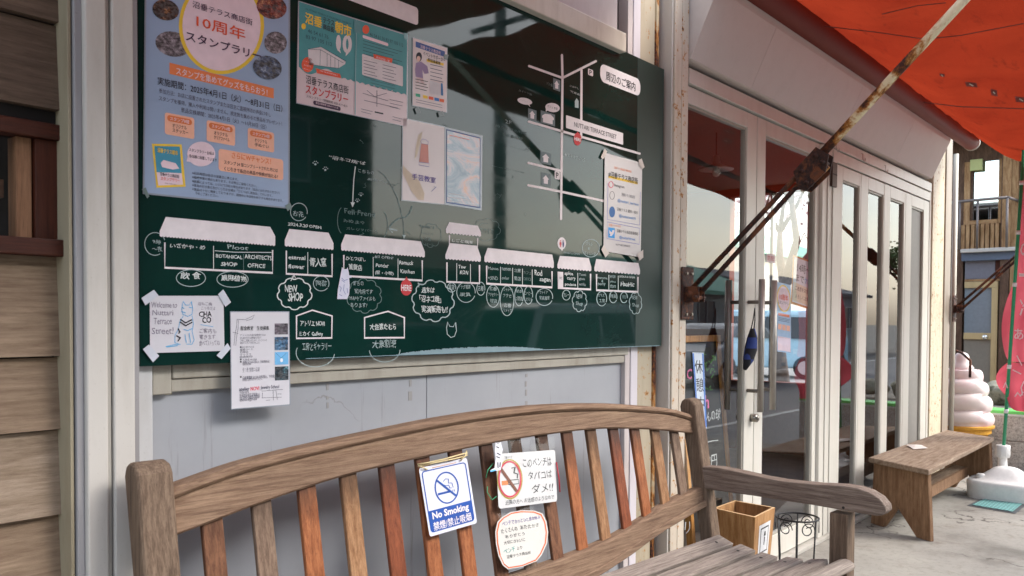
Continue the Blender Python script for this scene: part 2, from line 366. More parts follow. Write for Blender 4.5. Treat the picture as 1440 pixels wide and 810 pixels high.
# the cut-out behind the pane is shallow and dark: a reveal box
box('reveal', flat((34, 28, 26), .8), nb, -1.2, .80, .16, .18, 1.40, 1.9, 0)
# hollow the wall box there: rebuild it as four blocks
for o in [q for q in nb.children if q.name.startswith('wall')]: bpy.data.objects.remove(o)
mb = MB().box(-4, .80, .075, .5, -.13, 1.512).box(-4, .80, .075, .5, 1.83, 3.3).box(-4, -1.2, .075, .5, 1.512, 1.83).box(-1.2, .80, .185, .5, 1.5121, 1.8299)
mb.build('wall', flat((40, 32, 28)), nb)
# ================================================================== shop unit A: shutter panel wall behind the board
sh = thing('shop_front', 'cream steel shop front with grey lower panel behind the green map board', 'shop front', (2, .06, 0))
def vx(px, off=0., py=300): return W(px, py, -off).x
# left post, a channel section with a groove
FR = -.03
mb = MB()
px_ = lambda a: W(a, 330, FR).x
p0 = [px_(k) for k in (102, 109, 120, 150, 158, 188, 196)]
box('post_lip', paint((150, 140, 118), .5, .4), sh, p0[0], p0[1]-.003, -.012, .07, -.0, 3.2, .001)
box('post_side', paint((150, 148, 150), .4, .2), sh, p0[1], p0[2], -.02, .07, 0, 3.2, .002)
box('post_face', CREAM, sh, p0[2], p0[3], -.034, .07, 0, 3.2, .004)
box('post_groove', paint((168, 164, 156), .5, .4), sh, p0[3], p0[4]-.003, -.026, .07, 0, 3.2, .001)
box('post_face', CREAM, sh, p0[4], p0[5], -.034, .07, 0, 3.2, .004)
box('post_side', paint((150, 148, 150), .4, .2), sh, p0[5], p0[6], -.026, .07, 0, 3.2, .001)
box('jamb', paint((196, 196, 196), .4, .2), sh, p0[6], W(212, 600, .03).x, .02, .08, 0, 3.2, .002)
PAN = paint((176, 180, 188), .5, .18, name='grey_panel_paint')
def panelmat():
    m, n, p, o = nodes('stained_grey_panel'); v = coords(n, (1, 1, 1), rnd=False)
    a = noise(n, v, 2.2, 8, .6); col = ramp(n, a, [(.3, c(148, 151, 157)), (.7, c(162, 164, 169))])
    s = noise(n, coords(n, (14, 1, .7), rnd=False), 1.6, 6, .7)
    col = mixc(n, ramp(n, s, [(.60, K0), (.70, (.75, .75, .75, 1))]), col, c(118, 114, 108))
    vo = N(n, 'ShaderNodeTexVoronoi', feature='DISTANCE_TO_EDGE'); vo.inputs['Scale'].default_value = 1.9
    dv = N(n, 'ShaderNodeTexNoise'); dv.inputs['Scale'].default_value = 4; dv.inputs['Detail'].default_value = 6; n.links.new(v, dv.inputs['Vector'])
    vm = N(n, 'ShaderNodeVectorMath', operation='MULTIPLY_ADD'); n.links.new(dv.outputs['Color'], vm.inputs[0]); vm.inputs[1].default_value = (.5, .5, .5); n.links.new(v, vm.inputs[2]); n.links.new(vm.outputs[0], vo.inputs['Vector'])
    g = noise(n, v, 1.7, 2); cr = mixc(n, 1., ramp(n, vo.outputs['Distance'], [(0, K1), (.007, K0)]), ramp(n, g, [(.53, K0), (.6, K1)]), 'MULTIPLY')
    col = mixc(n, mixc(n, 1., cr, (.6, .6, .6, 1), 'MULTIPLY'), col, c(120, 112, 104))
    n.links.new(col, p.inputs['Base Color']); p.inputs['Roughness'].default_value = .5; bump(n, a, p, .15, .004); return m
PM = panelmat()
xs = [W(212, 600, .03).x, W(600, 560, .05).x, W(878, 520, .05).x]
box('panel', PM, sh, xs[0], xs[1]-.0015, .05, .08, 0, 1.24, .001)
box('panel', PM, sh, xs[1]+.0015, xs[2]-.004, .05, .08, 0, 1.24, .001)
# tape ghosts and scuffs left on the panel (worn marks, slightly proud)
GH = flat((150, 148, 146), .8)
for (a, b, q, d) in ((459, 528, 463, 570), (575, 534, 581, 560), (739, 512, 742, 575)):
    z0, z1 = W(a, b, .049).z, W(q, d, .049).z
    mb = MB(); x = W(a, b, .049).x; z = z0
    while z > z1:
        h = random.uniform(.008, .03); mb.box(x+random.uniform(-.002, .002), x+.012+random.uniform(-.004, .003), .0488, .0499, z-h, z); z -= h+random.uniform(.006, .03)
    mb.build('tape_residue', GH, sh)
mb = MB(); a = W(236, 548, .049); mb.box(a.x-.008, a.x+.010, .0485, .0498, a.z-.012, a.z+.010); mb.build('tape_residue', flat((206, 196, 160), .7), sh)
STRIP = paint((164, 158, 146), .5, .35, name='dirty_beige_trim')
box('frame_rail', STRIP, sh, W(241, 520, .03).x+.002, xs[2]-.004, .028, .075, 1.232, 1.30, .003)
box('frame_rail_lower', STRIP, sh, W(241, 520, .03).x+.002, xs[2]-.004, .034, .0495, 1.200, 1.230, .002)
box('frame_corner', STRIP, sh, xs[0]+.004, W(241, 520, .03).x, .028, .075, 1.195, 1.30, .003)
box('backing', flat((90, 88, 86)), sh, 1.0, 3.05, .07, .12, 1.28, 3.2, 0)
# upper shutter box
PINK = paint((196, 186, 184), .5, .2, name='pale_steel')
box('shutter_box', PINK, sh, .98, W(874, 30, -.0).x, .02, .068, 2.56, 3.2, .002)
box('shutter_rail', paint((205, 198, 184), .4, .3), sh, .98, W(881, 60, -.03).x, -.03, .068, 2.475, 2.553, .004)
LIL = paint((206, 200, 206), .45, .15, name='pale_lilac_steel')
xa, xb, xc_, xd, xe, xf, xg = [W(k, 520, .03).x for k in (879, 895.5, 897, 929.5, 936.5, 943.5, 967)]
box('side_post', PINK, sh, xa, (xa+xb)/2-.01, .03, .08, 0, 3.2, .002); box('side_post', LIL, sh, (xa+xb)/2-.008, xb, .026, .08, 0, 3.2, .003)
COLP = paint((176, 164, 142), .6, .4, rust=.38, name='aged_cream_steel')
box('column_face', COLP, sh, xc_, xd-.075, .034, .09, 0, 3.2, .003); box('column_bead', rusty((190, 172, 140), .34, sc=(1, 1, .45), name='rust_streaked_edge'), sh, xd-.073, xd-.045, .026, .09, 0, 3.2, .010); box('column_side', paint((120, 88, 66), .7, .5, rust=.5, name='shaded_rusty_steel'), sh, xd-.043, xd, .042, .09, 0, 3.2, .002)  # side face: shadow put into its brown base colour, rust specks over it
box('trim_strip', paint((190, 170, 140), .5, .4, rust=.3), sh, xd+.002, xe, .0 if 0 else .012, .09, 0, 3.2, .003)
box('gap', DARKGAP, sh, xe, xf, .07, .09, 0, 3.2, 0)
box('building_core', flat((70, 66, 62)), sh, .82, 3.44, .121, 5.0, -.1, 3.2, 0)
# ================================================================== shop unit B: glazed doors
gs = thing('glazed_shop_front', 'row of cream framed glass doors under the slanted cream shutter box', 'shop front', (5.6, .05, 0))
J0, J1 = W(944, 300, -.03).x, W(967, 300, -.03).x
for a, b, y, nm in ((J0, J0+.012, -.026, 'jamb_edge'), (J0+.013, (J0+J1)/2, -.034, 'jamb'), ((J0+J1)/2+.003, J1-.012, -.034, 'jamb'), (J1-.011, J1, -.026, 'jamb_edge')):
    box(nm, CREAM_R if nm == 'jamb' else CREAM, gs, a, b, y, .09, 0, 3.05, .003)
box('jamb_slot', CREAM_D, gs, (J0+J1)/2, (J0+J1)/2+.003, -.024, .09, 0, 3.05, 0)
DF = paint((206, 202, 192), .35, .15, name='ivory_aluminium'); DFD = paint((160, 156, 146), .4, .2, name='ivory_aluminium_side')
GL = glass('shop_glass', ior=1.45, boost=.04)
ZT = 2.478
X0, XE = 3.59, W(1306, 300, .02).x
box('door_head', DF, gs, X0, XE, .0, .09, ZT+.008, 2.556, .002); box('door_head_gap', DARKGAP, gs, X0, XE, .03, .09, 2.5565, 2.575, 0)
box('sill', paint((176, 172, 164), .5, .4), gs, X0, XE+.04, -.03, .09, 0, .022, .003)
def leaf(x0, x1, g0, g1, gz0, gz1, z1=ZT, y=.015, closed=None, label=None):
    fr = MB().box(x0, g0-.012, y, y+.04, .03, z1, .003).box(g1+.012, x1, y, y+.04, .03, z1, .003).box(g0-.0118, g1+.0118, y, y+.04, gz1+.012, z1, .003).box(g0-.0118, g1+.0118, y, y+.04, .03, gz0-.012, .003)
    d = fr.build('door_leaf', DF, gs)
    bd = MB().box(g0-.0115, g0, y+.008, y+.034, gz0-.0115, gz1+.0115).box(g1, g1+.0115, y+.008, y+.034, gz0-.0115, gz1+.0115).box(g0, g1, y+.008, y+.034, gz1, gz1+.0115).box(g0, g1, y+.008, y+.034, gz0-.0115, gz0)
    bd.build('glazing_bead', DFD, d); mk('pane', [(g0, y+.02, gz0), (g1, y+.02, gz0), (g1, y+.02, gz1), (g0, y+.02, gz1)], [(0, 1, 2, 3)], GL if not closed else closed, d); return d
vxx = lambda a: W(a, 400, .02).x
LA = leaf(X0+.0, 4.376, X0+.002+.012, 4.245, .17, 2.385)
LB = leaf(4.383, 5.30, 4.505, 5.225, .17, 2.385)
box('mullion', DF, gs, 5.303, 5.56, -.005, .09, .022, ZT, .004); box('mullion_rib', DF, gs, 5.38, 5.39, -.012, -.0055, .03, ZT-.01, .001); box('mullion_rib', DF, gs, 5.47, 5.48, -.012, -.0055, .03, ZT-.01, .001)
ZL = 2.40
box('header_strip', DF, gs, 5.565, XE, .01, .09, ZL+.008, ZT+.002, .002)
b3, b4, b5 = 6.09, 6.62, 7.17
g3 = (vxx(1183), vxx(1205)); g4 = (vxx(1219), vxx(1239)); g5 = (vxx(1250), vxx(1268)); g6 = (vxx(1280), vxx(1296))
GREYP = flat((132, 128, 122), .5)
leaf(5.575, b3-.003, *g3, .17, 2.30, ZL); leaf(b3+.003, b4-.003, *g4, .17, 2.30, ZL); leaf(b4+.003, b5-.003, *g5, .17, 2.30, ZL)
leaf(b5+.003, XE-.002, *g6, .17, 2.30, ZL, closed=GREYP)
# handles and lock
HM = flat((168, 162, 154), .4, .5); DM = flat((120, 112, 104), .4, .6)
def handle(x, y, z0=.9, z1=1.60, par=LA):
    h = MB().tube([(x, y, z0), (x, y, z1)], .0165, 14).build('pull_handle', HM, par, True)
    for z in (z0+.11, z1-.12): MB().tube([(x, y, z), (x, .02 if y < 0 else .05, z)], .010, 10).build('handle_stub', DM, h, True)
handle(4.29, -.06); handle(4.29, .125); handle(4.45, -.06, par=LB); handle(4.45, .125, par=LB)
k = W(1071, 585, .0); MB().tube([(4.345, .014, .86), (4.345, -.02, .86)], .022, 16).tube([(4.345, -.019, .86), (4.345, -.028, .86)], .012, 12).build('lock', flat((150, 146, 138), .3, .9), LA, True)
# hooks and hinge on the header
HK = flat((186, 182, 176), .3, .8)
for a, b in ((1176, 208), (1213, 222), (1245, 238)):
    q = W(a, b, -.01); MB().tube([(q.x, .01, q.z+.03), (q.x, -.012, q.z+.028), (q.x, -.012, q.z-.01), (q.x+.012, -.018, q.z-.026), (q.x+.026, -.02, q.z-.012), (q.x+.026, -.02, q.z)], .0028, 6).build('hook', HK, gs, True)
q0, q1 = W(1169, 227, -.012), W(1175, 264, -.012); box('hinge', flat((70, 54, 48), .5, .4), gs, q0.x, q1.x, -.022, -.006, q1.z, q0.z, .002); box('hinge_gap', BLACK, gs, q0.x+.002, q1.x-.002, -.0235, -.0222, (q0.z+q1.z)/2-.003, (q0.z+q1.z)/2+.003, 0)
# slanted shutter box over the doors
FB = paint((202, 190, 182), .35, .08, name='smooth_cream_steel', streak=False)
XF = W(1308, 257, -.02).x
prof = [(-.02, 2.575), (-.035, 2.578), (-.165, 2.86), (-.175, 2.90), (-.17, 2.94), (-.12, 2.965), (.09, 2.97), (.09, 2.576)]
segs = [(J1+.002, W(1063, 100, -.06).x), (W(1063, 100, -.06).x+.0025, W(1190, 150, -.06).x), (W(1190, 150, -.06).x+.0025, W(1265, 190, -.06).x), (W(1265, 190, -.06).x+.0025, XF)]
for a, b in segs: fixn(MB().prism(prof, a, b, lambda u, v, x: (x, u, v)).build('shutter_box', FB, gs))
# end column with rust specks, dark slot and light pipe
SP = paint((206, 194, 168), .5, .3, rust=.42, name='rust_speckled_cream')
XR = 8.64
c0, c1, c2, c3 = W(1309, 420, -.0).x, W(1326, 420, -.0).x, W(1334, 420, -.0).x, W(1337.5, 420, -.0).x
box('end_post', DF, gs, XE+.003, c0+.02, .012, .09, 0, 2.555, .002)
box('end_column', SP, gs, c0+.022, c1, .0, .09, 0, 3.05, .003)
box('end_column_side', paint((150, 138, 124), .5, .3), gs, c1+.002, c2, -.012, .09, 0, 3.05, .004)
box('end_slot', DARKGAP, gs, c2+.002, c3, .02, .09, 0, 3.05, 0)
MB().tube([(c3+.09, -.0, 0), (c3+.09, -.0, 2.93)], .022, 10).build('drain_pipe', paint((206, 202, 186), .4, .2), gs, True)
# interior shell with a bright opening in the far side wall
INW = flat((112, 104, 98), .9); INF = noisy((92, 84, 76), (110, 102, 94), 6, .6, 'shop_floor')
box('interior_floor', INF, gs, 3.45, 8.5, .095, 4.6, -.1, .02, 0); box('interior_ceiling', flat((120, 112, 108), .9), gs, 3.45, 8.5, .095, 4.6, 2.78, 2.9, 0)
box('interior_back_wall', INW, gs, 3.45, 8.5, 4.6, 4.7, -.1, 2.9, 0)
box('interior_side_wall', INW, gs, 3.445, 3.47, .095, 4.6, -.1, 2.9, 0)
mb = MB().box(8.5, 8.62, .095, 1.24, -.1, 2.95).box(8.5, 8.62, 2.14, 4.7, -.1, 2.95).box(8.5, 8.62, 1.24, 2.14, -.1, .75).box(8.5, 8.62, 1.24, 2.14, 2.70, 2.95); mb.build('interior_end_wall', flat((120, 66, 52), .9), gs)
box('interior_window_frame', DF, gs, 8.52, 8.58, 1.67, 1.70, .752, 2.698, 0); box('counter', wood((70, 48, 36), (92, 64, 46), (44, 30, 24), 0, .6, 50, .4, 'dark_counter', .2), gs, 5.0, 7.6, 2.6, 3.1, .02, .95, .01)
box('roof', flat((90, 88, 86)), gs, .82, 8.64, .121, 5.0, 3.2, 3.3, 0)
# pendant lamp hanging inside
q = W(1007, 238, 1.0)
pl = thing('pendant_lamp', 'white disc shade pendant lamp hanging inside the first glass door', 'lamp', (q.x, 1.0, q.z))
MB().lathe([(.0, q.z+.10), (.022, q.z+.10), (.03, q.z+.04), (.05, q.z+.03), (.13, q.z), (.128, q.z-.004), (.04, q.z+.02), (.0, q.z+.02)], q.x, 1.0, 28).build('lamp_shade', flat((226, 214, 206), .4), pl, True)
MB().lathe([(.0, q.z+.025), (.02, q.z+.01), (.032, q.z-.025), (.022, q.z-.05), (0, q.z-.058)], q.x, 1.0, 18).build('bulb', flat((226, 216, 204), .2), pl, True)
MB().tube([(q.x, 1.0, q.z+.1), (q.x, 1.0, 2.78)], .004, 6).build('cord', BLACK, pl)
#@@NEXT
# ================================================================== AWNINGS
def cloth_red():
    m, n, p, o = nodes('orange_red_canvas'); n.nodes.remove(p); v = coords(n, (1, 1, 1), rnd=False)
    a = noise(n, v, 1.4, 7, .6, .3); s = noise(n, coords(n, (1.5, 5, 1), rnd=False), 3, 6, .7)
    col = ramp(n, a, [(.3, c(126, 38, 22)), (.7, c(146, 50, 28))]); col = mixc(n, ramp(n, s, [(.58, K0), (.75, (.7, .7, .7, 1))]), col, c(92, 30, 20))
    d = N(n, 'ShaderNodeBsdfDiffuse'); t = N(n, 'ShaderNodeBsdfTranslucent'); n.links.new(col, d.inputs[0]); n.links.new(col, t.inputs[0])
    b = N(n, 'ShaderNodeBump'); b.inputs['Strength'].default_value = .5; b.inputs['Distance'].default_value = .04; n.links.new(s, b.inputs['Height']); n.links.new(b.outputs[0], d.inputs['Normal'])
    mx = N(n, 'ShaderNodeMixShader'); mx.inputs[0].default_value = .42; n.links.new(d.outputs[0], mx.inputs[1]); n.links.new(t.outputs[0], mx.inputs[2]); n.links.new(mx.outputs[0], o.inputs[0]); return m
RED = cloth_red(); TUBE = flat((112, 44, 32), .6); RST = rusty((236, 222, 184), .16, grad=1, sc=(1, .55, .55), name='rust_streaked_pipe'); RSD = rusty((84, 50, 34), .62, dark=1)
def interp(pts, y):
    for (a, za), (b, zb) in zip(pts, pts[1:]):
        if a >= y >= b: t = (y-a)/(b-a); t = t*t*(3-2*t)*.35+t*.65; return za+(zb-za)*t
    return pts[-1][1]
def awning(name, label, x0, x1, pl, pr, front, tubez):
    t = thing(name, label, 'awning', ((x0+x1)/2, 0, 2.9), group=None)
    nx, ny = 90, 24; vs = []; fs = []
    for i in range(nx+1):
        u = i/nx; x = x0+(x1-x0)*u
        for j in range(ny+1):
            y = pl[0][0]+(front-pl[0][0])*j/ny; z = interp(pl, y)*(1-u)+interp(pr, y)*u
            z -= .018*sin(pi*j/ny)*(1+.6*sin(x*5))+.007*sin(x*9+j*.9)+.004*sin(x*23-j*.7)
            vs.append((x, y, z))
    for i in range(nx):
        for j in range(ny): a = i*(ny+1)+j; fs.append((a, a+1, a+ny+2, a+ny+1))
    mk('canopy', vs, fs, RED, t, True)
    zf0, zf1 = interp(pl, front), interp(pr, front)
    MB().tube([(x0, front-.01, zf0-.01), (x1, front-.01, zf1-.01)], .024, 12).build('front_bar', RSD, t, True)
    vs = []; fs = []; n = 120
    for i in range(n+1):
        u = i/n; x = x0+(x1-x0)*u; z = zf0*(1-u)+zf1*u; sc = .006*sin(x*7)
        for k in range(5): vs.append((x, front-.036-.012*sin(x*9+k*.7), z-.02-(.20+sc)*k/4))
    for i in range(n):
        for k in range(4): a = i*5+k; fs.append((a, a+1, a+6, a+5))
    mk('valance', vs, fs, RED, t, True)
    MB().tube([(x0, -.20, tubez), (x1-.02, -.20, tubez)], .065, 20).build('roller_tube', TUBE, t, True)
    MB().tube([(x1-.018, -.20, tubez), (x1+.012, -.20, tubez)], .068, 18).tube([(x1+.013, -.20, tubez), (x1+.05, -.20, tubez)], .045, 18).build('tube_cap', flat((190, 186, 178), .3, .6), t, True)
    for xb in (x0+.3, x1-.3): MB().box(xb-.02, xb+.02, -.2, -.02, tubez+.053, tubez+.075, .003).build('tube_bracket', RSD, t)
    return t
PLf = [(-.235, 3.0), (-.56, 2.935), (-1.0, 2.91), (-1.5, 2.93)]; PRf = [(-.235, 2.99), (-.56, 2.745), (-1.0, 2.69), (-1.5, 2.68)]
aw = awning('awning', 'orange-red canvas awning with rusty folding arms over the glass doors at upper right', 3.50, 8.34, PLf, PRf, -1.5, 2.95)
aw2 = awning('awning', 'red canvas awning above the map board, seen mirrored in the board', .2, 3.20, PLf, PLf, -1.5, 2.95)
# small mended patches and splits on the canopy underside
def on_canopy(px, py):
    r = ray(px, py)
    for k in range(60, 1200):
        p = CAMP+r*(k*.01); u = min(1, max(0, (p.x-3.5)/4.84)); z = interp(PLf, min(p.y, -.235))*(1-u)+interp(PRf, min(p.y, -.235))*u
        if p.z > z-.045: return p
    return p
for a, b, w_, h_ in ((1366, 118, 9, 5), (1398, 129, 5, 7), (1436, 139, 9, 6), (1325, 105, 4, 3)):
    poly(aw, on_canopy, [(a-w_, b-h_*.6), (a+w_*.8, b-h_*.3), (a+w_, b+h_), (a-w_*.8, b+h_*.7)], flat((120, 40, 30), .8), 'canopy_patch'); stroke(aw, lambda x, y: on_canopy(x, y)-Vector((0, 0, .004)), [(a-w_*.3, b-1), (a+w_*.3, b+2)], 1.6, flat((206, 190, 176), .8), name='small_split')
for pp in ([(1160, 37), (1230, 45), (1300, 55), (1350, 50), (1440, 33)], [(1290, 143), (1350, 150), (1440, 153)], [(1240, 20), (1290, 8), (1330, 4)]):
    q = []
    for i in range(len(pp)-1):
        for k in range(8): q.append((pp[i][0]+(pp[i+1][0]-pp[i][0])*k/8, pp[i][1]+(pp[i+1][1]-pp[i][1])*k/8))
    stroke(aw, on_canopy, q+[pp[-1]], 1.3, flat((84, 26, 20), .8), name='canopy_seam')
def arm(x, aw_, zoff=0., mir=1):
    z0 = 1.50+zoff
    e = Vector((x, -.60, 2.02+zoff)); d = Vector((0, -.56, .545)).normalized(); tip = e+d*(1.27 if mir == 1 else 1.05)
    t = MB().tube([e, e+d*.5, tip], (.0185), 14).build('arm_tube', RST, aw_, True)
    mb = MB().box(x-.055, x+.055, -.045, -.036, z0-.115, z0+.125, .004); mb.build('wall_bracket', RSD, t)
    for dz in (-.09, .095):
        for dx in (-.02, .03): MB().tube([(x+dx, -.044, z0+dz), (x+dx, -.054, z0+dz)], .007, 6).build('bolt', flat((150, 140, 128), .5, .6), t)
    for x_ in (x-.03, x+.022): MB().box(x_, x_+.008, -.115, -.04, z0-.035, z0+.035, .003).build('hinge_plate', RSD, t)
    MB().tube([(x-.045, -.07, z0), (x+.045, -.07, z0)], .016, 10).build('hinge_pin', RSD, t, True)
    MB().tube([(x-.045, -.1, z0-.015), (x+.045, -.1, z0-.015)], .011, 10).build('hinge_pin', RSD, t, True)
    def yz(py, pz): return (py, pz+zoff)
    e = Vector((x, -.60, 2.02+zoff)); d = Vector((0, -.56, .545)).normalized(); nrm = Vector((0, -d.z, d.y))*-1
    for s_, x_ in ((.021, -.016), (-.021, .016)):
        a = Vector((x, -.07, z0))+nrm*s_*1.1; b = e+nrm*s_*.7
        MB().tube([a, a*.5+b*.5, b], .0115, 8).build('flat_bar', RSD, t, True)
    tip = e+d*(1.27 if mir == 1 else 1.05)
    mb = MB()
    for s_ in (-.026, .026):
        q = [e-d*.055+nrm*.03, e+d*.075+nrm*.03, e+d*.085-nrm*.035, e+d*.03-nrm*.075, e-d*.075-nrm*.07, e-d*.09-nrm*.04]
        q = [Vector((x+s_, p.y, p.z)) for p in q]; n_ = len(q); q2 = [p+Vector((.006, 0, 0)) for p in q]
        mb.add(q+q2, [tuple(range(n_)), tuple(range(2*n_-1, n_-1, -1))]+[(i, (i+1) % n_, (i+1) % n_+n_, i+n_) for i in range(n_)])
    fixn(mb.build('elbow_plate', RSD, t))
    for p in (e+d*.05, e-d*.05-nrm*.05, e+d*.05-nrm*.04, e-d*.03): MB().tube([p-Vector((.04, 0, 0)), p+Vector((.042, 0, 0))], .010, 8).build('bolt', RSD, t, True)
    MB().tube([e-d*.06-nrm*.05, e+d*.05-nrm*.055], .013, 8).build('stay_rod', RST, t, True)
    return t
arm(3.515, aw)
arm(8.56, aw, .0, 2)
# ================================================================== MAP BOARD
def boardmat(rough=.025, ior=1.34):
    m, n, p, o = nodes('green_glossy_board'); v = coords(n, (1, 1, 1), rnd=False)
    a = noise(n, v, 2.5, 7, .6); sc = noise(n, coords(n, (1.2, 1, 3), rnd=False), 3.5, 9, .75, .6)
    col = ramp(n, a, [(.3, c(12, 37, 34)), (.7, c(18, 50, 44))])
    col = mixc(n, ramp(n, sc, [(.58, K0), (.85, (.13, .13, .13, 1))]), col, c(112, 128, 124))
    n.links.new(col, p.inputs['Base Color']); n.links.new(ramp(n, sc, [(.45, (rough,)*3+(1,)), (.8, (rough+.05,)*3+(1,))]), p.inputs['Roughness'])
    p.inputs['IOR'].default_value = ior; bump(n, noise(n, v, 3, 2), p, .015, .004); return m
bx0, bx1 = W(196.5, 400).x, W(932, 300).x; bz0, bz1 = W(197, 515.5).z, W(933, 97).z
bd = thing('map_board', 'large dark green glossy board with white shop street map and chalk writing', 'board', (bx0, 0, bz0))
xm = W(895, 300).x
box('board_panel', boardmat(), bd, bx0, xm, 0, .022, bz0, bz1, .001)
box('board_edge_panel', boardmat(.45, 1.4), bd, xm+.0006, bx1, 0, .022, bz0, bz1, .001)
INK = flat((222, 214, 216), .7, name='white_marker'); CH = flat((168, 184, 184), .9, name='pale_chalk'); CH2 = flat((104, 126, 124), .95, name='faint_chalk'); CHW = flat((206, 212, 210), .85, name='bright_chalk')
SG = flat((186, 26, 34), .5); DK = flat((30, 28, 36), .6); NAVY = flat((34, 34, 90), .6)
P1 = PW(.0008); P2 = PW(.0014); P3 = PW(.002)
def B(*a, **k): return txt(bd, *a, **k)
# printed label at the top and map title plates
qbox(bd, P1, ((380, -70), (588, 36)), INK, 'blank_label_plate', .2)
qbox(bd, P1, ('h', 844, 88.5, 900.6, 25.5), INK, 'title_plate', .42); txt(bd, P2, '周辺のご案内', ('h', 852, 99.5, 893.6, 13), DK, .014)
# streets
RD = [[(790.2, 77.5), (791, 109.6), (788.9, 308)], [(744, 92.8), (791, 109.6), (838, 86)], [(817.8, 98.5), (817.3, 194)], [(743.6, 171), (789, 184.2), (899.5, 216)], [(743, 229), (789, 240.3)], [(743, 260.6), (789, 269.5), (852, 283.2)]]
for r_ in RD:
    stroke(bd, P1, r_, 3.2, INK, name='street_line')
    for e_ in (r_[0], r_[-1]): poly(bd, PW(.0009), ell(e_[0], e_[1], 1.5, 1.7, 10), INK, 'line_end')
qbox(bd, P2, ('h', 796, 161.8, 876.3, 18), INK, 'street_name_plate', .08); txt(bd, P3, 'NUTTARI TERRACE STREET', ('h', 807.5, 171.2, 867, 6.6), DK, .004)
def here(cx, cy, rx, ry, tip):
    poly(bd, P2, ell(cx, cy, rx, ry), SG, 'here_marker'); poly(bd, PW(.0015), [(cx-rx*.35, cy-ry*.85), (cx+rx*.35, cy-ry*.85), (cx+.2, tip)], SG, 'marker_tip')
    txt(bd, P3, 'HERE', ((cx-rx*.85, cy-ry*.36), (cx+rx*.85, cy+ry*.44)), INK, .02)
here(812.2, 195.6, 5.4, 9, 185); here(571.4, 404.3, 8.3, 11.3, 389)
GRY = flat((96, 112, 116), .6)
def icon(q, kind):
    (x0, y0), (x1, y1) = q; qbox(bd, P1, q, GRY if kind != 'p' else INK, 'map_icon', .0 if kind != 'p' else .2)
    w_, h_ = x1-x0, y1-y0; L = lambda u, v: (x0+w_*u, y0+h_*(v*.9+u*.12))
    if kind == 'h': poly(bd, P2, [L(.5, .15), L(.85, .45), L(.72, .45), L(.72, .8), L(.28, .8), L(.28, .45), L(.15, .45)], INK, 'icon_house')
    elif kind == 'w': poly(bd, P2, [L(.1, .35), L(.3, .2), L(.7, .2), L(.92, .4), L(.92, .55), L(.84, .55), L(.84, .85), L(.16, .78), L(.16, .5), L(.1, .5)], INK, 'icon_house')
    else: txt(bd, P2, 'P', (L(.25, .15), L(.75, .85)), DK, .02)
for q, k_ in ((((778, 109.6), (787.8, 129)), 'h'), (((742.7, 152), (754.4, 171)), 'h'), (((760.4, 155), (780.4, 178)), 'w'), (((760, 212.3), (775, 232.6)), 'h'), (((761, 242.3), (774.2, 263)), 'h'), (((827, 96), (834, 107.6)), 'p'), (((780, 240), (787.3, 253)), 'p')): icon(q, k_)
poly(bd, P2, [(811, 138), (813.6, 142), (813.6, 152), (808.4, 151), (808.4, 142)], CH, 'icon_tower')
poly(bd, P2, ell(738, 142.3, 10.5, 4.6, 24, rot=.22), INK, 'speech_oval'); poly(bd, P2, [(741, 145), (744, 145.5), (745.5, 150.5)], INK, 'speech_tip')
poly(bd, P2, ell(777, 151.3, 10.2, 6.4, 24, rot=.16), INK, 'speech_oval'); poly(bd, P2, [(767.5, 151), (771, 155), (767.6, 157)], INK, 'speech_tip')
txt(bd, P3, 'ベーカリー', ((731, 139.5), (745, 144.5)), DK); txt(bd, P3, 'カフェ 食堂', ((770, 147), (784, 155)), DK)
# shop rows: roofs with scalloped edge, outlines
def roof(tl, tr, r1, br, bl, l1):
    n = max(6, int((br[0]-bl[0])/4.3)); pts = [l1, tl, tr, r1]
    for i in range(n):
        a = (br[0]+(bl[0]-br[0])*i/n, br[1]+(bl[1]-br[1])*i/n); b = (br[0]+(bl[0]-br[0])*(i+1)/n, br[1]+(bl[1]-br[1])*(i+1)/n)
        for k in range(6):
            u = k/5; pts.append((a[0]+(b[0]-a[0])*u, a[1]+(b[1]-a[1])*u+1.5*sin(pi*u)-1))
    poly(bd, P2, pts, INK, 'roof_drawing')
roof((233.2, 305), (380, 319), (387, 332), (387, 345.7), (224.6, 332.5), (224.6, 325)); roof((406.8, 322), (462, 327.3), (469, 342), (469, 351.3), (400.5, 346), (400.5, 337.5))
roof((485.4, 329.6), (591.7, 339.2), (597.4, 354), (597.4, 361.7), (479.8, 352), (479.8, 343.6)); roof((631.8, 312.3), (671.9, 317.4), (676.4, 326.7), (676.4, 332.6), (627, 327.7), (627, 322))
roof((631.8, 343.5), (671.5, 347.4), (676.2, 361.3), (676, 368), (626.4, 364.2), (626.4, 358.3)); roof((685.7, 348.6), (776.6, 358), (778.8, 369.2), (778.8, 376.8), (681.2, 368.2), (681.2, 361.3))
roof((787.4, 359.7), (828, 362.8), (831.5, 375.3), (831.5, 381.3), (783.9, 377.3), (783.9, 371.8)); roof((838.4, 364.2), (897.7, 370), (899.9, 379.3), (899.9, 386.2), (835.8, 381.3), (835.8, 376.3))
def outline(x0, yt0, yb0, x1, yt1, yb1, div=(), wd=2.):
    mb = MB(); stroke(bd, P1, [(x0, yt0), (x0, yb0), (x1, yb1), (x1, yt1)], wd, INK, into=mb); mb.build('shop_outline', INK, bd)
    for d in div:
        u = (d-x0)/(x1-x0); stroke(bd, P1, [(d, yt0+(yt1-yt0)*u), (d, yb0+(yb1-yb0)*u)], .9, CHW, name='divider')
outline(231.8, 341, 376.4, 383.3, 351.5, 383.8, (300.3,)); outline(402.7, 352.5, 385, 467, 357, 388.5, (432.8,)); outline(483.5, 358.5, 388, 593.8, 366, 394.5, (524.8, 559.7))
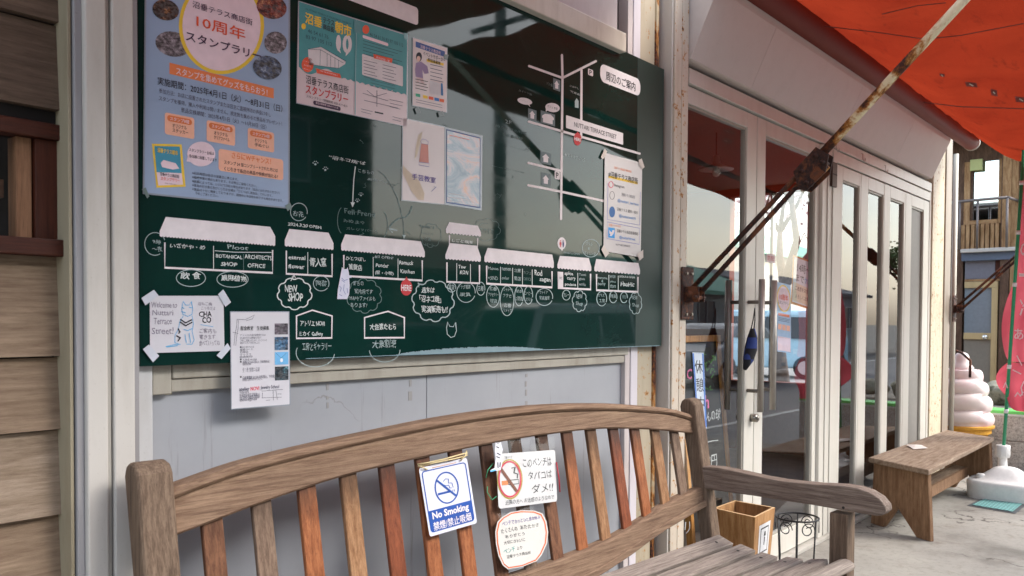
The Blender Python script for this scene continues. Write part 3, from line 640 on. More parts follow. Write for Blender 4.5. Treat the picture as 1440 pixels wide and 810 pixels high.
outline(632, 330.5, 343, 671.6, 334.5, 347); outline(628.5, 369, 396.2, 674.3, 372.6, 398.4, (642.3, 661.6)); outline(684.4, 373.6, 398.8, 776.3, 381.5, 404.2, (703.9, 720.9, 734.7, 748.4))
outline(785.2, 382, 405, 830.5, 385, 407, (812.5,)); outline(838.9, 385.5, 408, 897.1, 389.5, 410.5, (856.2, 869.4))
poly(bd, P1, [(785.5, 382), (792, 382.5), (792, 405.8), (785.5, 405)], INK, 'outline_block'); txt(bd, P2, 'WC', ((786.6, 389), (790.8, 393)), DK)
stroke(bd, P1, [(302, 352.6), (330, 354.6), (382, 355)], .9, CHW); stroke(bd, P1, [(342.5, 357), (342.5, 380)], .6, CH2)
HW = [('いざかや・め', 239, 341.5, 288.5, 351.5, 1), ('Ploot', 320, 344, 349, 352, 0), ('BOTANICAL', 303.5, 357, 341, 364.5, 1), ('ARCHITECTS', 344, 357.5, 382, 366, 1), ('SHOP', 311, 368, 333.5, 375, 1), ('OFFICE', 348, 370, 373, 377.3, 1),
 ('飲 食', 254, 382, 282.5, 393, 1), ('観用植物', 311, 386, 346.5, 396, 1), ('9時', 215, 336.5, 226, 343.5, 0), ('〜夜', 214, 346, 228, 354, 0), ('eternal', 406, 358.5, 429.5, 366, 1), ('flower', 405.6, 371, 428.4, 378.5, 1), ('青人窯', 436, 361.7, 458.6, 375.5, 1), ('2024.3.20', 405, 312.5, 433, 320, 1), ('OPEN', 434.5, 316, 451.7, 322, 1), ('お花', 412.5, 295.5, 426.7, 305.5, 0),
 ('ひとつぼし', 486.5, 360, 514, 367.5, 1), ('雑貨店', 490.5, 371, 508.7, 380.5, 1), ('8/3 OPEN!', 527, 359, 552.8, 364.6, 0), ('Ponder', 528.6, 370, 546.7, 376.6, 1), ('(服・小物)', 527.2, 380.5, 553.3, 387.8, 1), ('Ramuck', 561.6, 366, 581.3, 373, 1), ('Kitchen', 563, 378.5, 583, 385, 1),
 ('NEW', 400.5, 400.6, 418, 411, 1), ('SHOP', 405.5, 411.5, 425.8, 424, 1), ('陶芸', 444.5, 394, 459.5, 403, 0), ('まちの', 497, 394.8, 511.5, 401.8, 0), ('案内所です', 498.6, 406, 524, 414, 0), ('MAPやファイルも', 491.8, 416, 527.5, 423.5, 0), ('あります!', 493, 425.7, 516, 432.5, 0),
 ('週末は', 593, 403.5, 610.8, 412.3, 1), ('「沼ネコ焼」', 590, 415, 620, 425.7, 1), ('実演販売も!!', 593, 429.5, 629.5, 440, 1), ('アトリエ NOVI', 422.4, 451, 456.4, 458.5, 1), ('ミカイ Gallery', 420.4, 466.3, 454, 473.3, 1), ('工房とギャラリー', 425, 482, 465.8, 492, 0), ('大佐渡たむら', 520.4, 455, 557, 463.5, 1), ('大衆割烹', 523.9, 478, 557, 488.6, 0),
 ('しごと喫茶', 635.3, 335.6, 665.5, 343, 1), ('Taw', 644.4, 372.3, 655, 378, 1), ('KON', 647, 380, 658.4, 386.3, 1), ('Maison', 686.5, 375, 700.8, 380, 0), ('+SIND', 686.5, 388, 700, 394, 0), ('nemen', 705.6, 376.2, 718.6, 381, 0), ('color', 705.6, 388.4, 716, 393.4, 0), ('北書', 722.9, 377.5, 732.5, 383.5, 0), ('書店', 722.9, 388.5, 732.5, 395, 0), ('カフェ', 736, 381, 747, 386, 2), ('OFFICE', 736, 390, 747, 395, 2), ('Rod', 751.8, 379.5, 762.3, 388, 1), ('sagan', 759, 391, 774.2, 398, 1),
 ('spice', 794, 381.8, 806, 388.5, 1), ('curry', 797.5, 389.8, 809.6, 395.6, 1), ('podaca', 794.5, 397.5, 810, 403.5, 1), ('Taudi', 814.2, 384.2, 824, 388, 0), ('glass', 814.4, 390, 822.5, 395, 0), ('works', 814.4, 397, 823.5, 402, 0), ('maronie', 840, 388.5, 854, 392.8, 0), ('&', 846, 393.2, 848.2, 396.5, 0), ('pony', 840.5, 397.5, 851.5, 403, 0), ('WEB', 857.6, 387, 865.5, 391.2, 0), ('place', 858, 394, 866, 398.4, 0), ('store', 858, 400, 866, 405, 0), ('2024.3.8 OPEN', 870.8, 387.2, 892.8, 391.6, 1), ('HauHic', 873, 395.8, 892, 403.5, 1),
 ('WHILE is OPEN', 792, 353.6, 815, 358.6, 0), ('グリル', 823.5, 339.5, 833.5, 346, 0), ('&', 826.6, 347.5, 829.5, 351.5, 0), ('ダイニング', 821.5, 352.5, 837.5, 359.5, 0), ('ドッグ雑貨', 645, 399.6, 661.5, 406.6, 0), ('家具', 647, 410.8, 661.7, 417, 0), ('雑貨', 631, 400, 639, 408, 0), ('古着', 672.2, 401.5, 680, 409.5, 0), ('古着', 688, 403, 698.5, 409, 0), ('アクセサリー', 686.8, 411.5, 701, 417, 0), ('雑貨', 689.5, 420, 699, 426, 0), ('ハンドメイド', 706, 404.5, 721, 410, 0), ('アクセ', 707.5, 413, 719, 418.5, 0), ('古着', 708.5, 426.5, 718.6, 432.4, 0), ('リメイク', 708, 434, 719.4, 439, 0), ('絵本', 725.5, 406.5, 734, 412, 0), ('と雑貨', 725, 416.5, 734.5, 423, 0), ('コーヒー', 738, 409.5, 748, 415, 0), ('スタンド', 739, 418, 748, 423.5, 0), ('アウトドア', 756, 408.3, 770, 413.8, 0), ('家具雑貨', 758.8, 416, 772.7, 422, 0), ('カレー', 792.5, 411.5, 800, 417.5, 0), ('NEW', 810, 413.5, 819, 420, 0), ('Shop', 810, 424, 819.5, 431, 0), ('ガラス', 840.8, 412.8, 849.8, 417.6, 0), ('工房', 842.5, 420.2, 850.5, 425.6, 0), ('雑貨', 858.3, 413.3, 866, 419, 0), ('服', 875, 414.5, 881.5, 420, 2), ('NEW', 889, 415.6, 896.5, 421.5, 0), ('Shop', 889.3, 426.5, 898.5, 433, 0),
 ('“沼ネコ焼”は', 463.5, 218, 514, 232.5, 1), ('こちらの', 503.7, 237.3, 526.2, 246, 0), ('お店へ♪', 516.7, 249.6, 544, 257.8, 0), ('Fell Frend', 484.4, 293, 527, 305.5, 2), ('みぬまや', 482.5, 307.5, 513, 316, 2), ('ガレリアパーク', 487, 319, 531, 327.5, 2), ('こばやし', 801.6, 119, 814, 126, 0), ('写真館', 802.4, 127, 815.5, 134.6, 0), ('スイーツ店', 729.4, 125, 748, 134.5, 2), ('2F', 710.6, 168, 719.2, 175.4, 0), ('ぬったりの町家', 697, 174, 741, 190, 2), ('手仕事体験', 706, 186, 735, 198, 2), ('ワークショップ', 707, 203, 744, 213, 2), ('● 駐車場はこちら', 794, 215, 823, 226.6, 0), ('スパイス', 674.4, 319.5, 694, 330, 2), ('毎月第1日曜', 691, 232.5, 738, 243.5, 2), ('パン屋', 768.6, 115, 777, 122, 2), ('ドリンク', 596, 326.6, 609, 331, 2), ('冷蔵', 596.5, 333, 606, 339.4, 2), ('スイーツ', 597, 341, 609, 346, 2), ('駄菓子', 590, 316, 613, 322.5, 2)]
for s_, a, b, d, e_, br in HW: txt(bd, P1, s_, ((a, b), (d, e_)), (CH, CHW, CH2)[br], (.0, .018, 0)[br], 1., 'handwriting')
mb = MB()
for e_ in ((268.5, 391, 20.5, 11.8), (327, 392.8, 22, 11), (451.7, 398.7, 11, 10.4), (420.3, 298, 11.8, 12.4), (635.2, 404.3, 5.8, 6.5), (655.3, 411, 13, 14.2), (676.2, 406, 5.7, 9.2), (693.4, 416.4, 9.1, 15.6), (713, 423, 9.6, 21), (729.8, 416.2, 6, 13.8), (743, 415.2, 6, 12.4), (765.5, 417.6, 11.7, 12), (796.4, 415, 5.4, 7), (846.2, 420, 7, 10.2), (862.3, 417.8, 5.3, 8), (877.4, 418.3, 5, 7.4), (830.8, 349, 12, 12.4), (443.5, 496, 27, 20), (541, 492, 21.5, 17)):
    cut = 200 if e_[0] in (443.5, 541) else 345
    stroke(bd, P1, ell(*e_, n=36, a0=(-10 if cut == 200 else 20)+random.uniform(0, 20), a1=(190 if cut == 200 else 385)+random.uniform(-20, 20)), .95, CH, name='circled_outline')
stroke(bd, P1, ell(218, 343, 14.5, 16, 30, 60, 340), .9, CH, name='circled_outline')
for cx, cy, rx, ry, bp, wd, mt in ((414.3, 413, 24.5, 22.5, 9, 1.5, CHW), (512, 416, 25, 24.5, 10, 1., CH2), (609, 423, 30, 29.5, 10, 1.4, CH), (815, 423.5, 10.4, 15, 8, .9, CH), (893.7, 426.5, 9, 15.5, 8, .9, CH), (606, 331, 15, 17, 9, .5, CH2), (684, 323, 20, 16, 8, .5, CH2)):
    stroke(bd, P1, cloud(cx, cy, rx, ry, bp, random.random()), wd, mt, True, 'speech_cloud')
stroke(bd, P1, [(409, 395), (413, 388), (411, 390), (413.5, 387), (415.5, 391)], 1., CHW, name='arrow_line'); stroke(bd, P1, [(589, 404), (588, 398), (594, 401)], 1., CH, name='arrow_line')
stroke(bd, P1, [(417, 444.2), (439.3, 436.2), (467, 444.3), (466.5, 475.2), (417, 475.8)], 1.8, INK, True, 'house_outline'); stroke(bd, P1, [(512.7, 446.6), (545.7, 437.8), (568.6, 446.5), (568.6, 474.8), (512.7, 475.2)], 1.8, INK, True, 'house_outline')
stroke(bd, P1, [(499.8, 234), (497.6, 252), (496.6, 270), (496, 286)], 1.3, CHW, name='arrow_line'); poly(bd, P2, [(493, 284.5), (499, 284.7), (495.8, 291.5)], CHW, 'arrow_head')
stroke(bd, P1, [(532.3, 240.6), (540, 246), (549, 259), (558, 277), (563, 294), (567, 312), (568, 331)], .8, CH2, name='arrow_line'); poly(bd, P2, [(565.4, 330), (570.6, 330.5), (568.2, 336)], CH, 'arrow_head')
stroke(bd, P1, [(579.5, 290), (575.5, 300), (571, 305), (560, 307.5), (552.5, 313), (547, 320)], 1.7, CH2, name='arrow_line'); stroke(bd, P1, [(552, 327), (546.5, 321.5), (559, 324)], 1.4, CH, name='arrow_line')
for cx, cy, bx_ in ((478.6, 310, 0), (541, 316, 1)): stroke(bd, P1, ell(cx+(4 if not bx_ else -4), cy, 8, 19, 14, 110 if not bx_ else -70, 250 if not bx_ else 70), .7, CH2, name='bracket_line')
def paw(x, y, s_):
    mb = MB()
    for dx, dy, r_ in ((0, 1.6, 1.7), (-3.4, -.4, .9), (-1.3, -2.6, .9), (1.4, -2.6, .9), (3.5, -.6, .9)): p_ = ell(x+dx*s_, y+dy*s_, r_*s_, r_*s_*.9, 8); mb.add([P1(*k) for k in p_], [tuple(range(8))])
    mb.build('paw_mark', CH, bd)
paw(443.5, 229.5, .95); paw(457.5, 237.5, .9); paw(507.5, 273.5, .8); paw(502.6, 282, .8)
# small doodle face, restroom pin
stroke(bd, P1, [(628, 461), (629.5, 453), (632.6, 459), (637.6, 459.5), (640.6, 453.5), (642, 465), (639, 473), (634, 474.6), (629, 470)], .9, CH, True, 'face_doodle')
poly(bd, P1, ell(790, 342.2, 6, 8.4), INK, 'restroom_pin'); poly(bd, PW(.001), [(787.4, 348.4), (792.6, 348.8), (790.4, 353)], INK, 'pin_tip')
poly(bd, P2, ell(788.2, 338.8, .8, 1), SG, 'figure_mark'); poly(bd, P2, [(787, 340.2), (789.4, 340.4), (789.8, 344), (789, 344), (788.9, 347.5), (787.5, 347.3), (787.4, 344), (786.6, 344)], SG, 'figure_mark')
poly(bd, P2, ell(792, 339, .8, 1), NAVY, 'figure_mark'); poly(bd, P2, [(790.9, 340.4), (793.2, 340.6), (793.3, 344.4), (792.8, 348), (791.4, 347.8), (791, 344.2)], NAVY, 'figure_mark')
# scratches and pen tests in faint chalk
mb = MB(); rr = random.Random(3)
for k in range(26):
    x, y = rr.uniform(480, 760), rr.uniform(175, 330); pts = [(x, y)]
    for j in range(rr.randint(3, 7)): x += rr.uniform(-4, 6); y += rr.uniform(-3, 3); pts.append((x, y))
    stroke(bd, P1, pts, .35, CH2, into=mb)
mb.build('scribble', CH2, bd, kind='stuff')
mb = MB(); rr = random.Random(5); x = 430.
while x < 925:                                     # reflected glare painted as a pale bluish strip along the board's lower edge
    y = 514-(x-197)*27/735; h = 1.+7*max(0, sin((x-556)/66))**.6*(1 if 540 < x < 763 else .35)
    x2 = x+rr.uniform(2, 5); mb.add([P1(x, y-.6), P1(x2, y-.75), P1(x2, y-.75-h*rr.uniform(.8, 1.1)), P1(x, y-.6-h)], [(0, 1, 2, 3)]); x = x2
mb.build('painted_glare', flat((122, 146, 154), .35), bd)
#@@NEXT2
# ================================================================== NOTICES ON THE BOARD
PLAM = glass('clear_laminate', ior=1.35)
def lam_mat(rgb, rough=.25):
    key = ('lam', rgb, rough)
    if key in MC: return MC[key]
    m, n, p, o = nodes('laminated_paper'); v = coords(n, (1, 1, 1), rnd=False); a = noise(n, v, 5, 4)
    b = tuple(x*.86 for x in c(rgb)[:3])+(1,); n.links.new(ramp(n, a, [(.3, tuple(x*.94 for x in b[:3])+(1,)), (.7, b)]), p.inputs['Base Color'])
    p.inputs['Roughness'].default_value = rough; bump(n, noise(n, v, 7, 2), p, .12, .01); MC[key] = m; return m
def notice(name, label, quadp, rgb, off=.0025, thick=.0012, P=PW, rough=.3, rim=None, cat='notice', group=None):
    p = [P(off)(*k) for k in quadp]; back = [P(off-thick)(*k) for k in quadp]
    t = thing(name, label, cat, tuple((p[3]+p[2])/2), group=group)
    vs = p+back; fs = [(3, 2, 1, 0), (4, 5, 6, 7)]+[(i, (i+1) % 4, (i+1) % 4+4, i+4) for i in range(4)]
    fixn(mk('sheet', vs, fs, lam_mat(rgb, rough), t))
    if rim:
        cx = sum(k[0] for k in quadp)/4; cy = sum(k[1] for k in quadp)/4
        q = [(cx+(k[0]-cx)*(1+rim/abs(k[0]-cx)), cy+(k[1]-cy)*(1+rim/abs(k[1]-cy))) for k in quadp]
        mk('laminate_rim', [P(off-thick*.5)(*k) for k in q], [(3, 2, 1, 0)], flat((150, 158, 168), .15), t)
    return t
def tape(t, pts, P=PW(.0045), mat=None): poly(t, P, pts, mat or flat((196, 198, 200), .35), 'tape')
L0, L1, L2, L3 = PW(.0030), PW(.0035), PW(.004), PW(.0046)
ORA = flat((232, 126, 70), .5); PEA = flat((240, 178, 150), .5); YEL = flat((236, 196, 52), .5); PUR = flat((58, 22, 62), .5); BLK = flat((34, 32, 40), .5); PNK = flat((232, 206, 214), .5); REDO = flat((226, 84, 44), .5); GRYT = flat((84, 84, 100), .6)
def photo(name, ca, cb, cc, sc=60):
    key = ('photo', name)
    if key in MC: return MC[key]
    m, n, p, o = nodes(name); v = coords(n, (1, 1, 1.6), rnd=True); a = noise(n, v, sc*.7, 6, .75, .1); b = noise(n, v, sc*1.7, 2)
    col = ramp(n, a, [(.44, c(ca)), (.56, c(cb)), (.70, c(cc))]); n.links.new(mixc(n, .08, col, ramp(n, b, [(.4, K0), (.6, K1)])), p.inputs['Base Color']); p.inputs['Roughness'].default_value = .35; MC[key] = m; return m
PH1 = photo('photo_night', (20, 10, 8), (66, 34, 20), (190, 130, 70)); PH2 = photo('photo_street', (48, 36, 40), (130, 116, 124), (214, 206, 214)); PH3 = photo('photo_red', (40, 8, 8), (130, 40, 24), (220, 170, 120)); PH4 = photo('photo_blue', (26, 18, 24), (60, 76, 110), (190, 200, 214))
p1 = notice('poster', 'tall pale blue laminated event poster with big yellow ring, topmost left of the board', [(206.5, -75), (406, -52), (405, 291.5), (203, 270.5)], (164, 184, 214), rim=2.2, cat='poster')
poly(p1, L0, ell(311.5, 36, 60, 68.5, 40), YEL, 'ring'); poly(p1, L1, ell(311.5, 36, 55, 63.5, 40), PNK, 'ring_field')
for e_, mt in (((233, 14, 19, 14.5, 20), PH1), ((243, 62, 25, 17.5, 20), PH2), ((382, 10, 21.5, 16.5, 20), PH3), ((387.5, 60, 16, 15.5, 20), PH2), ((376, 95, 20.5, 16.5, 20), PH4)): poly(p1, L2 if e_[0] != 243 else PW(.0028), ell(e_[0], e_[1], e_[2], e_[3], e_[4], rot=.25), mt, 'photo_oval')
T = lambda s_, a, b, d, e_, mt, bo=.0, P=L3, t=None: txt(t, P, s_, ((a, b), (d, e_)), mt, bo)
TH = lambda s_, a, b, d, h, mt, bo=.0, P=L3, t=None: txt(t, P, s_, ('h', a, b, d, h), mt, bo)
TH('沼垂テラス商店街', 270.7, 0.5, 355, 9.8, PUR, .004, t=p1); TH('10周年', 276.5, 20, 344.8, 17.5, REDO, .014, t=p1); TH('スタンプラリー', 261.5, 43, 367, 13.5, PUR, .018, t=p1)
qbox(p1, L0, ('h', 238.3, 88, 385, 15.8), ORA, 'banner_strip'); TH('スタンプを集めてグッズをもらおう！', 247.6, 94, 376, 10.5, PNK, .014, L1, p1)
TH('実施期間：2025年4月1日（火）〜8月31日（日）', 221.7, 107.4, 397, 11.5, BLK, .004, t=p1)
TH('参加方法：お店に設置されたスタンプまたは店主に直接押印の声掛けをし', 223.5, 123.7, 381, 7, GRYT, 0, t=p1); TH('スタンプを獲得。購入や利用は問いません。規定数を集めると景品をプレゼント！', 223.5, 134.5, 396.5, 6.6, GRYT, 0, t=p1)
TH('景品交換期間：2025年4月1日（火）〜11月30日（日）', 254.7, 150.8, 374.5, 7, GRYT, .002, t=p1)
for (a, b, d, H_), h_, l1, l2 in (((231.8, 157.8, 273.2, 30.6), 'スタンプ8個', 'オリジナル', 'ステッカー'), ((290.6, 168.6, 330.5, 29.6), 'スタンプ16個', 'オリジナル', 'クリアファイル'), ((348.5, 179.5, 385.4, 28.6), 'スタンプ24個', 'オリジナル', '手ぬぐい')):
    W_ = d-a; sl = (462-b)/(1721-a); qbox(p1, L0, ('h', a, b, d, H_), PEA, 'prize_box', .12); at_ = lambda u, v, u1, hh: ('h', a+W_*u, b+H_*v+W_*u*sl, a+W_*u1, H_*hh)
    qbox(p1, L1, at_(.08, .09, .92, .28), ORA, 'prize_pill', .48)
    txt(p1, L2, h_, at_(.18, .15, .82, .17), PNK, .01); txt(p1, L1, l1, at_(.26, .44, .74, .18), BLK, .004); txt(p1, L1, l2, at_(.26, .66, .80, .18), BLK, .004)
qbox(p1, L0, [(213.6, 202), (255.5, 203), (261, 262.5), (220, 264)], YEL, 'mini_poster_frame'); qbox(p1, L1, [(217, 205.3), (252.8, 206.2), (255.5, 243.5), (220.3, 242)], flat((52, 140, 168), .5), 'mini_poster_top'); qbox(p1, L1, [(220.3, 242.2), (255.5, 243.7), (257.5, 259.6), (222.5, 260.8)], PNK, 'mini_poster_bottom')
TH('沼垂テラス朝市', 221.5, 207.5, 250, 6.5, YEL, .02, L2, p1); poly(p1, L2, [(226, 229), (230, 225), (247, 229.5), (252, 237), (243, 238.5), (228, 235)], PNK, 'mini_building'); TH('沼垂テラス商店街', 225, 242, 252, 5, BLK, .01, L2, p1); TH('スタンプラリー', 226, 248, 253, 5, REDO, .02, L2, p1); T('開催中', 232, 257, 248, 260, BLK, .02, L2, p1)
poly(p1, L0, ell(283, 216.6, 19.8, 17.4, 28), PNK, 'speech_bubble'); poly(p1, L0, [(264, 218), (270, 228), (262.5, 227)], PNK, 'bubble_tip')
TH('スタンプラリー台紙は', 266, 208, 301, 4.8, BLK, .004, L1, p1); TH('各店舗に設置しています', 266, 216.6, 305, 4.8, BLK, .004, L1, p1)
qbox(p1, L0, ('h', 307.4, 208.8, 398.3, 31), PEA, 'chance_box', .14); TH('さらにWチャンス！', 326, 214, 381, 8.5, ORA, .02, L1, p1); TH('スタンプ 24 個コンプリートされた方には', 315.3, 225, 390.6, 5.6, BLK, .004, L1, p1); TH('くじ引きで各店の商品や特典が当たる！', 315.3, 234, 390.6, 5.6, BLK, .008, L1, p1)
for i, (s_, x1, dy) in enumerate((('※対応時間は各店の営業日に準じます。', 335, 9.2), ('※臨時休業の場合もあります。その際はご容赦ください。', 361, 12.5), ('※店舗によっては、レジにて対応の場合があります（各店におたずねください）', 393, 16), ('※賞品の引き換え及びくじ引き会場は「ひとつぼし雑貨店」で行います。', 383, 15), ('※賞品は十分に用意しておりますが、期間中に予定数を終了する場合があります。', 398, 16.5), ('　予めご了承ください。', 307, 6.5))):
    TH(s_.strip(), 270.3 if i < 5 else 274.5, 241+i*5.7, x1, 4.1, BLK, .0, L1, p1)
for q in ([(199.5, 266), (205, 263.5), (210, 276), (207, 279)], [(401, 289), (408, 285), (411, 292), (404.5, 297)]): tape(p1, q, mat=flat((112, 130, 128), .3))
# teal folded leaflet
p2 = notice('leaflet', 'teal and pale pink folded leaflet beside the tall blue poster', [(420, 1.5), (573, 49.5), (571.8, 177.8), (417.3, 144.4)], (228, 204, 208), rim=.9, cat='leaflet')
TEA = flat((66, 146, 150), .5); TEAD = flat((36, 86, 100), .5)
wave = [(420.2+(571.6-420.2)*i/60, 93.5+(133.3-93.5)*i/60+(7*sin(i/3.4) if i < 20 else (1.2*sin(i*1.9)))) for i in range(61)]
poly(p2, L0, [(420.5, 2.2), (572.7, 50)]+wave[::-1], TEA, 'teal_field')
stroke(p2, L3, [(501.5, 28), (500, 101), (499.5, 161)], 1.2, flat((126, 168, 172), .3), name='fold')
TH('沼垂', 429.3, 17.2, 452.5, 15, YEL, .03, L1, p2); TH('テラス', 454.5, 24, 470, 8, BLK, .02, L1, p2); TH('商店街', 454.5, 33.2, 470, 8, BLK, .02, L1, p2); TH('朝市', 471.3, 29, 494, 16, YEL, .03, L1, p2)
TH('46 54 61 76', 433, 40.4, 462, 5.5, TEAD, .008, L1, p2); TH('83 97 105 112', 430, 48.4, 467, 5.5, TEAD, .008, L1, p2); TH('NUTTARI TERRACE MORNING MARKET', 430, 11, 494, 2.6, TEAD, 0, L1, p2)
poly(p2, L1, ell(427, 37, 3.2, 4.2), YEL, 'dot'); poly(p2, L1, ell(432.6, 91, 8.4, 10.6), REDO, 'red_badge'); T('いろんな', 427, 84.5, 438.5, 89.5, PNK, 0, L2, p2); T('お店で', 427.5, 90, 437.5, 95, PNK, 0, L2, p2); T('集めよう', 427, 95.5, 438.5, 100, PNK, 0, L2, p2)
poly(p2, L1, [(433.2, 69), (451.5, 65.8), (486.2, 86), (485.5, 90), (476, 96), (434, 90.5)], INK, 'building_drawing')
mb = MB()
for pp in ([(433.2, 69), (451.5, 65.8), (486.2, 86), (482, 88), (451, 70), (433.2, 69)], [(450.5, 70), (450, 92)], [(460, 75), (460, 93)], [(465, 78), (465, 94)], [(471, 81), (471, 95)], [(476, 84), (476, 96)], [(434, 90.5), (476, 96)]): stroke(p2, L2, pp, .5, TEAD, into=mb)
mb.build('building_lines', TEAD, p2, kind='stuff')
poly(p2, L1, ell(476, 60, 3.6, 11, 16), INK, 'balloon'); poly(p2, L1, [(474, 70), (478, 70), (479.5, 75)], INK, 'balloon_tip')
stroke(p2, L1, ell(488.3, 62, 4.2, 10.5, 16), 4.6, INK, True, 'balloon'); poly(p2, L1, [(486.5, 74), (490.5, 74.6), (486, 79)], INK, 'balloon_tip')
poly(p2, L2, [(444, 96), (478, 104), (480, 110), (446, 103)], REDO, 'ribbon'); txt(p2, L3, '10th ANNIVERSARY', ((450, 98.3), (475, 107.2)), PNK)
TH('沼垂テラス商店街', 430.2, 105, 490.2, 12, BLK, .004, L1, p2); TH('スタンプラリー', 430, 118.3, 489.3, 12.5, flat((206, 50, 52), .5), .02, L1, p2); TH('スタンプラリー開催期間 2025.4.1〜8.31', 431, 133, 488.5, 4, BLK, .0, L1, p2)
qbox(p2, L1, ('h', 440.5, 141, 479, 6), PUR, 'date_pill', .45); TH('景品交換期間 2025.4.1〜11.30', 444, 142.6, 475.5, 3.2, PNK, 0, L2, p2)
poly(p2, L1, ell(514.5, 41.5, 4.8, 6.2), REDO, 'red_badge'); TH('46 54 61 76 83 97 105 112', 520, 45.5, 567, 5, TEAD, .006, L1, p2); qbox(p2, L1, ('h', 510, 48.8, 546, 4.4), PNK, 'white_pill', .45)
mb = MB()
for i in range(6): stroke(p2, L1, [(510.5, 57+i*4.6), (565.5-(6*(i % 3)), 73+i*4.6-(2*(i % 3)))], .8, TEAD, into=mb)
for i in range(3): stroke(p2, L1, [(521, 112+i*4.2), (556, 121+i*4.2)], .6, TEAD, into=mb)
mb.build('small_print', TEAD, p2, kind='stuff')
qbox(p2, L1, ('h', 509.2, 75.6, 566.6, 29.5), INK, 'table_box', .06); poly(p2, L2, [(525, 76), (552, 82.5), (551, 88.5), (526, 82)], REDO, 'ribbon'); TH('参加店舗一覧', 529, 78.6, 548, 3.4, PNK, 0, L3, p2)
mb = MB()
for i in range(6):
    for x in (511.5, 538): stroke(p2, L2, [(x, 84.5+i*4.6+(x-511)*.24), (x+19-3*(i % 2), 89+i*4.6+(x-511)*.24)], .7, GRYT, into=mb)
mb.build('small_print', GRYT, p2, kind='stuff')
mb = MB()
for pp in ([(510, 131), (546, 142)], [(530, 127), (530, 150)], [(512, 141), (560, 152)], [(516, 127), (527, 136), (544, 131)], [(548, 140), (567, 144)], [(548, 145), (566, 149)], [(548, 150), (563, 153.5)], [(508, 153), (524, 157)], [(508, 157), (522, 160.5)], [(552, 164), (566, 167.5)], [(552, 168), (564, 171)]): stroke(p2, L1, pp, .6, GRYT, into=mb)
mb.build('little_map', GRYT, p2, kind='stuff'); poly(p2, L1, [(527, 156.5), (539, 159), (539, 161), (527, 158.4)], BLK, 'map_block')
for q in ([(498, 28), (507, 31), (507, 48), (498, 45)], [(567, 46), (573.4, 47), (573.4, 56), (568.5, 55)]): tape(p2, q, PW(.005), flat((104, 156, 160), .15))
# event sheet
p3 = notice('leaflet', 'small cream event sheet with blue header and standing figure right of teal leaflet', [(581, 53.3), (628.6, 67.8), (627.8, 157.8), (580.4, 147.8)], (226, 208, 208), rim=.8, cat='leaflet')
qbox(p3, L0, ('h', 584.5, 58, 625.6, 8), flat((48, 84, 152), .5), 'header_band'); TH('沼垂テラス商店街', 591, 62.4, 619.8, 5, PNK, .004, L1, p3)
poly(p3, L0, [(600, 83), (624, 89), (624, 92.5), (600, 86.5)], YEL, 'highlight'); TH('イベントサポーター', 595, 71.5, 626, 5.8, BLK, .012, L1, p3); TH('参加者募集', 601.5, 81, 619.5, 4.8, BLK, .012, L1, p3)
poly(p3, L0, ell(589.2, 80, 4.2, 6.5), flat((20, 22, 40), .6), 'figure_hair'); poly(p3, L1, ell(588.6, 82.5, 2.6, 3.8), flat((232, 194, 178), .6), 'figure_face'); poly(p3, L0, [(585, 88.5), (592, 86.5), (601, 93), (603, 103), (597, 104), (594, 98), (595, 110), (584.5, 108), (583.8, 97)], flat((152, 132, 168), .6), 'figure_coat'); poly(p3, PW(.0028), [(586, 108), (595, 110), (596, 118), (593.5, 118), (590, 111), (588, 117), (586, 116)], flat((204, 176, 176), .6), 'figure_legs')
for i in range(5): stroke(p3, L0, [(605, 90.5+i*5.2), (623.5-(i % 2)*2, 94.7+i*5.2)], .9, GRYT, name='text_line')
for i in range(4): stroke(p3, L0, [(584, 111+i*4.2), (602-(i % 2)*2, 115+i*4.2)], .9, BLK, name='text_line')
qbox(p3, L0, ('h', 604.4, 113, 618.8, 18), flat((206, 202, 206), .6), 'blank_square'); poly(p3, L0, [(620, 117), (622.5, 117.5), (623, 126), (623.4, 134.5), (620, 134), (620, 126)], flat((50, 112, 170), .6), 'figure_blue')
for a, mt in ((584.5, flat((74, 176, 140), .6)), (595, YEL), (603, REDO), (611, flat((50, 120, 190), .6)), (618, flat((226, 110, 70), .6))): poly(p3, L0, [(a, 131+(a-584)*.22), (a+6.5, 132.4+(a-584)*.22), (a+6.5, 136.8+(a-584)*.22), (a, 135.4+(a-584)*.22)], mt, 'colour_block')
for i in range(2): stroke(p3, L0, [(585, 140+i*3.4), (622, 148+i*3.4)], .6, GRYT, name='text_line')
for q in ([(583, 152.5), (588.5, 150), (591.5, 158), (586, 160.5)], [(616, 158), (622.5, 156), (625, 163), (617.5, 164.5)], [(624, 76), (631, 77), (629, 84.5), (624, 83)]): tape(p3, q, mat=flat((96, 112, 114), .3))
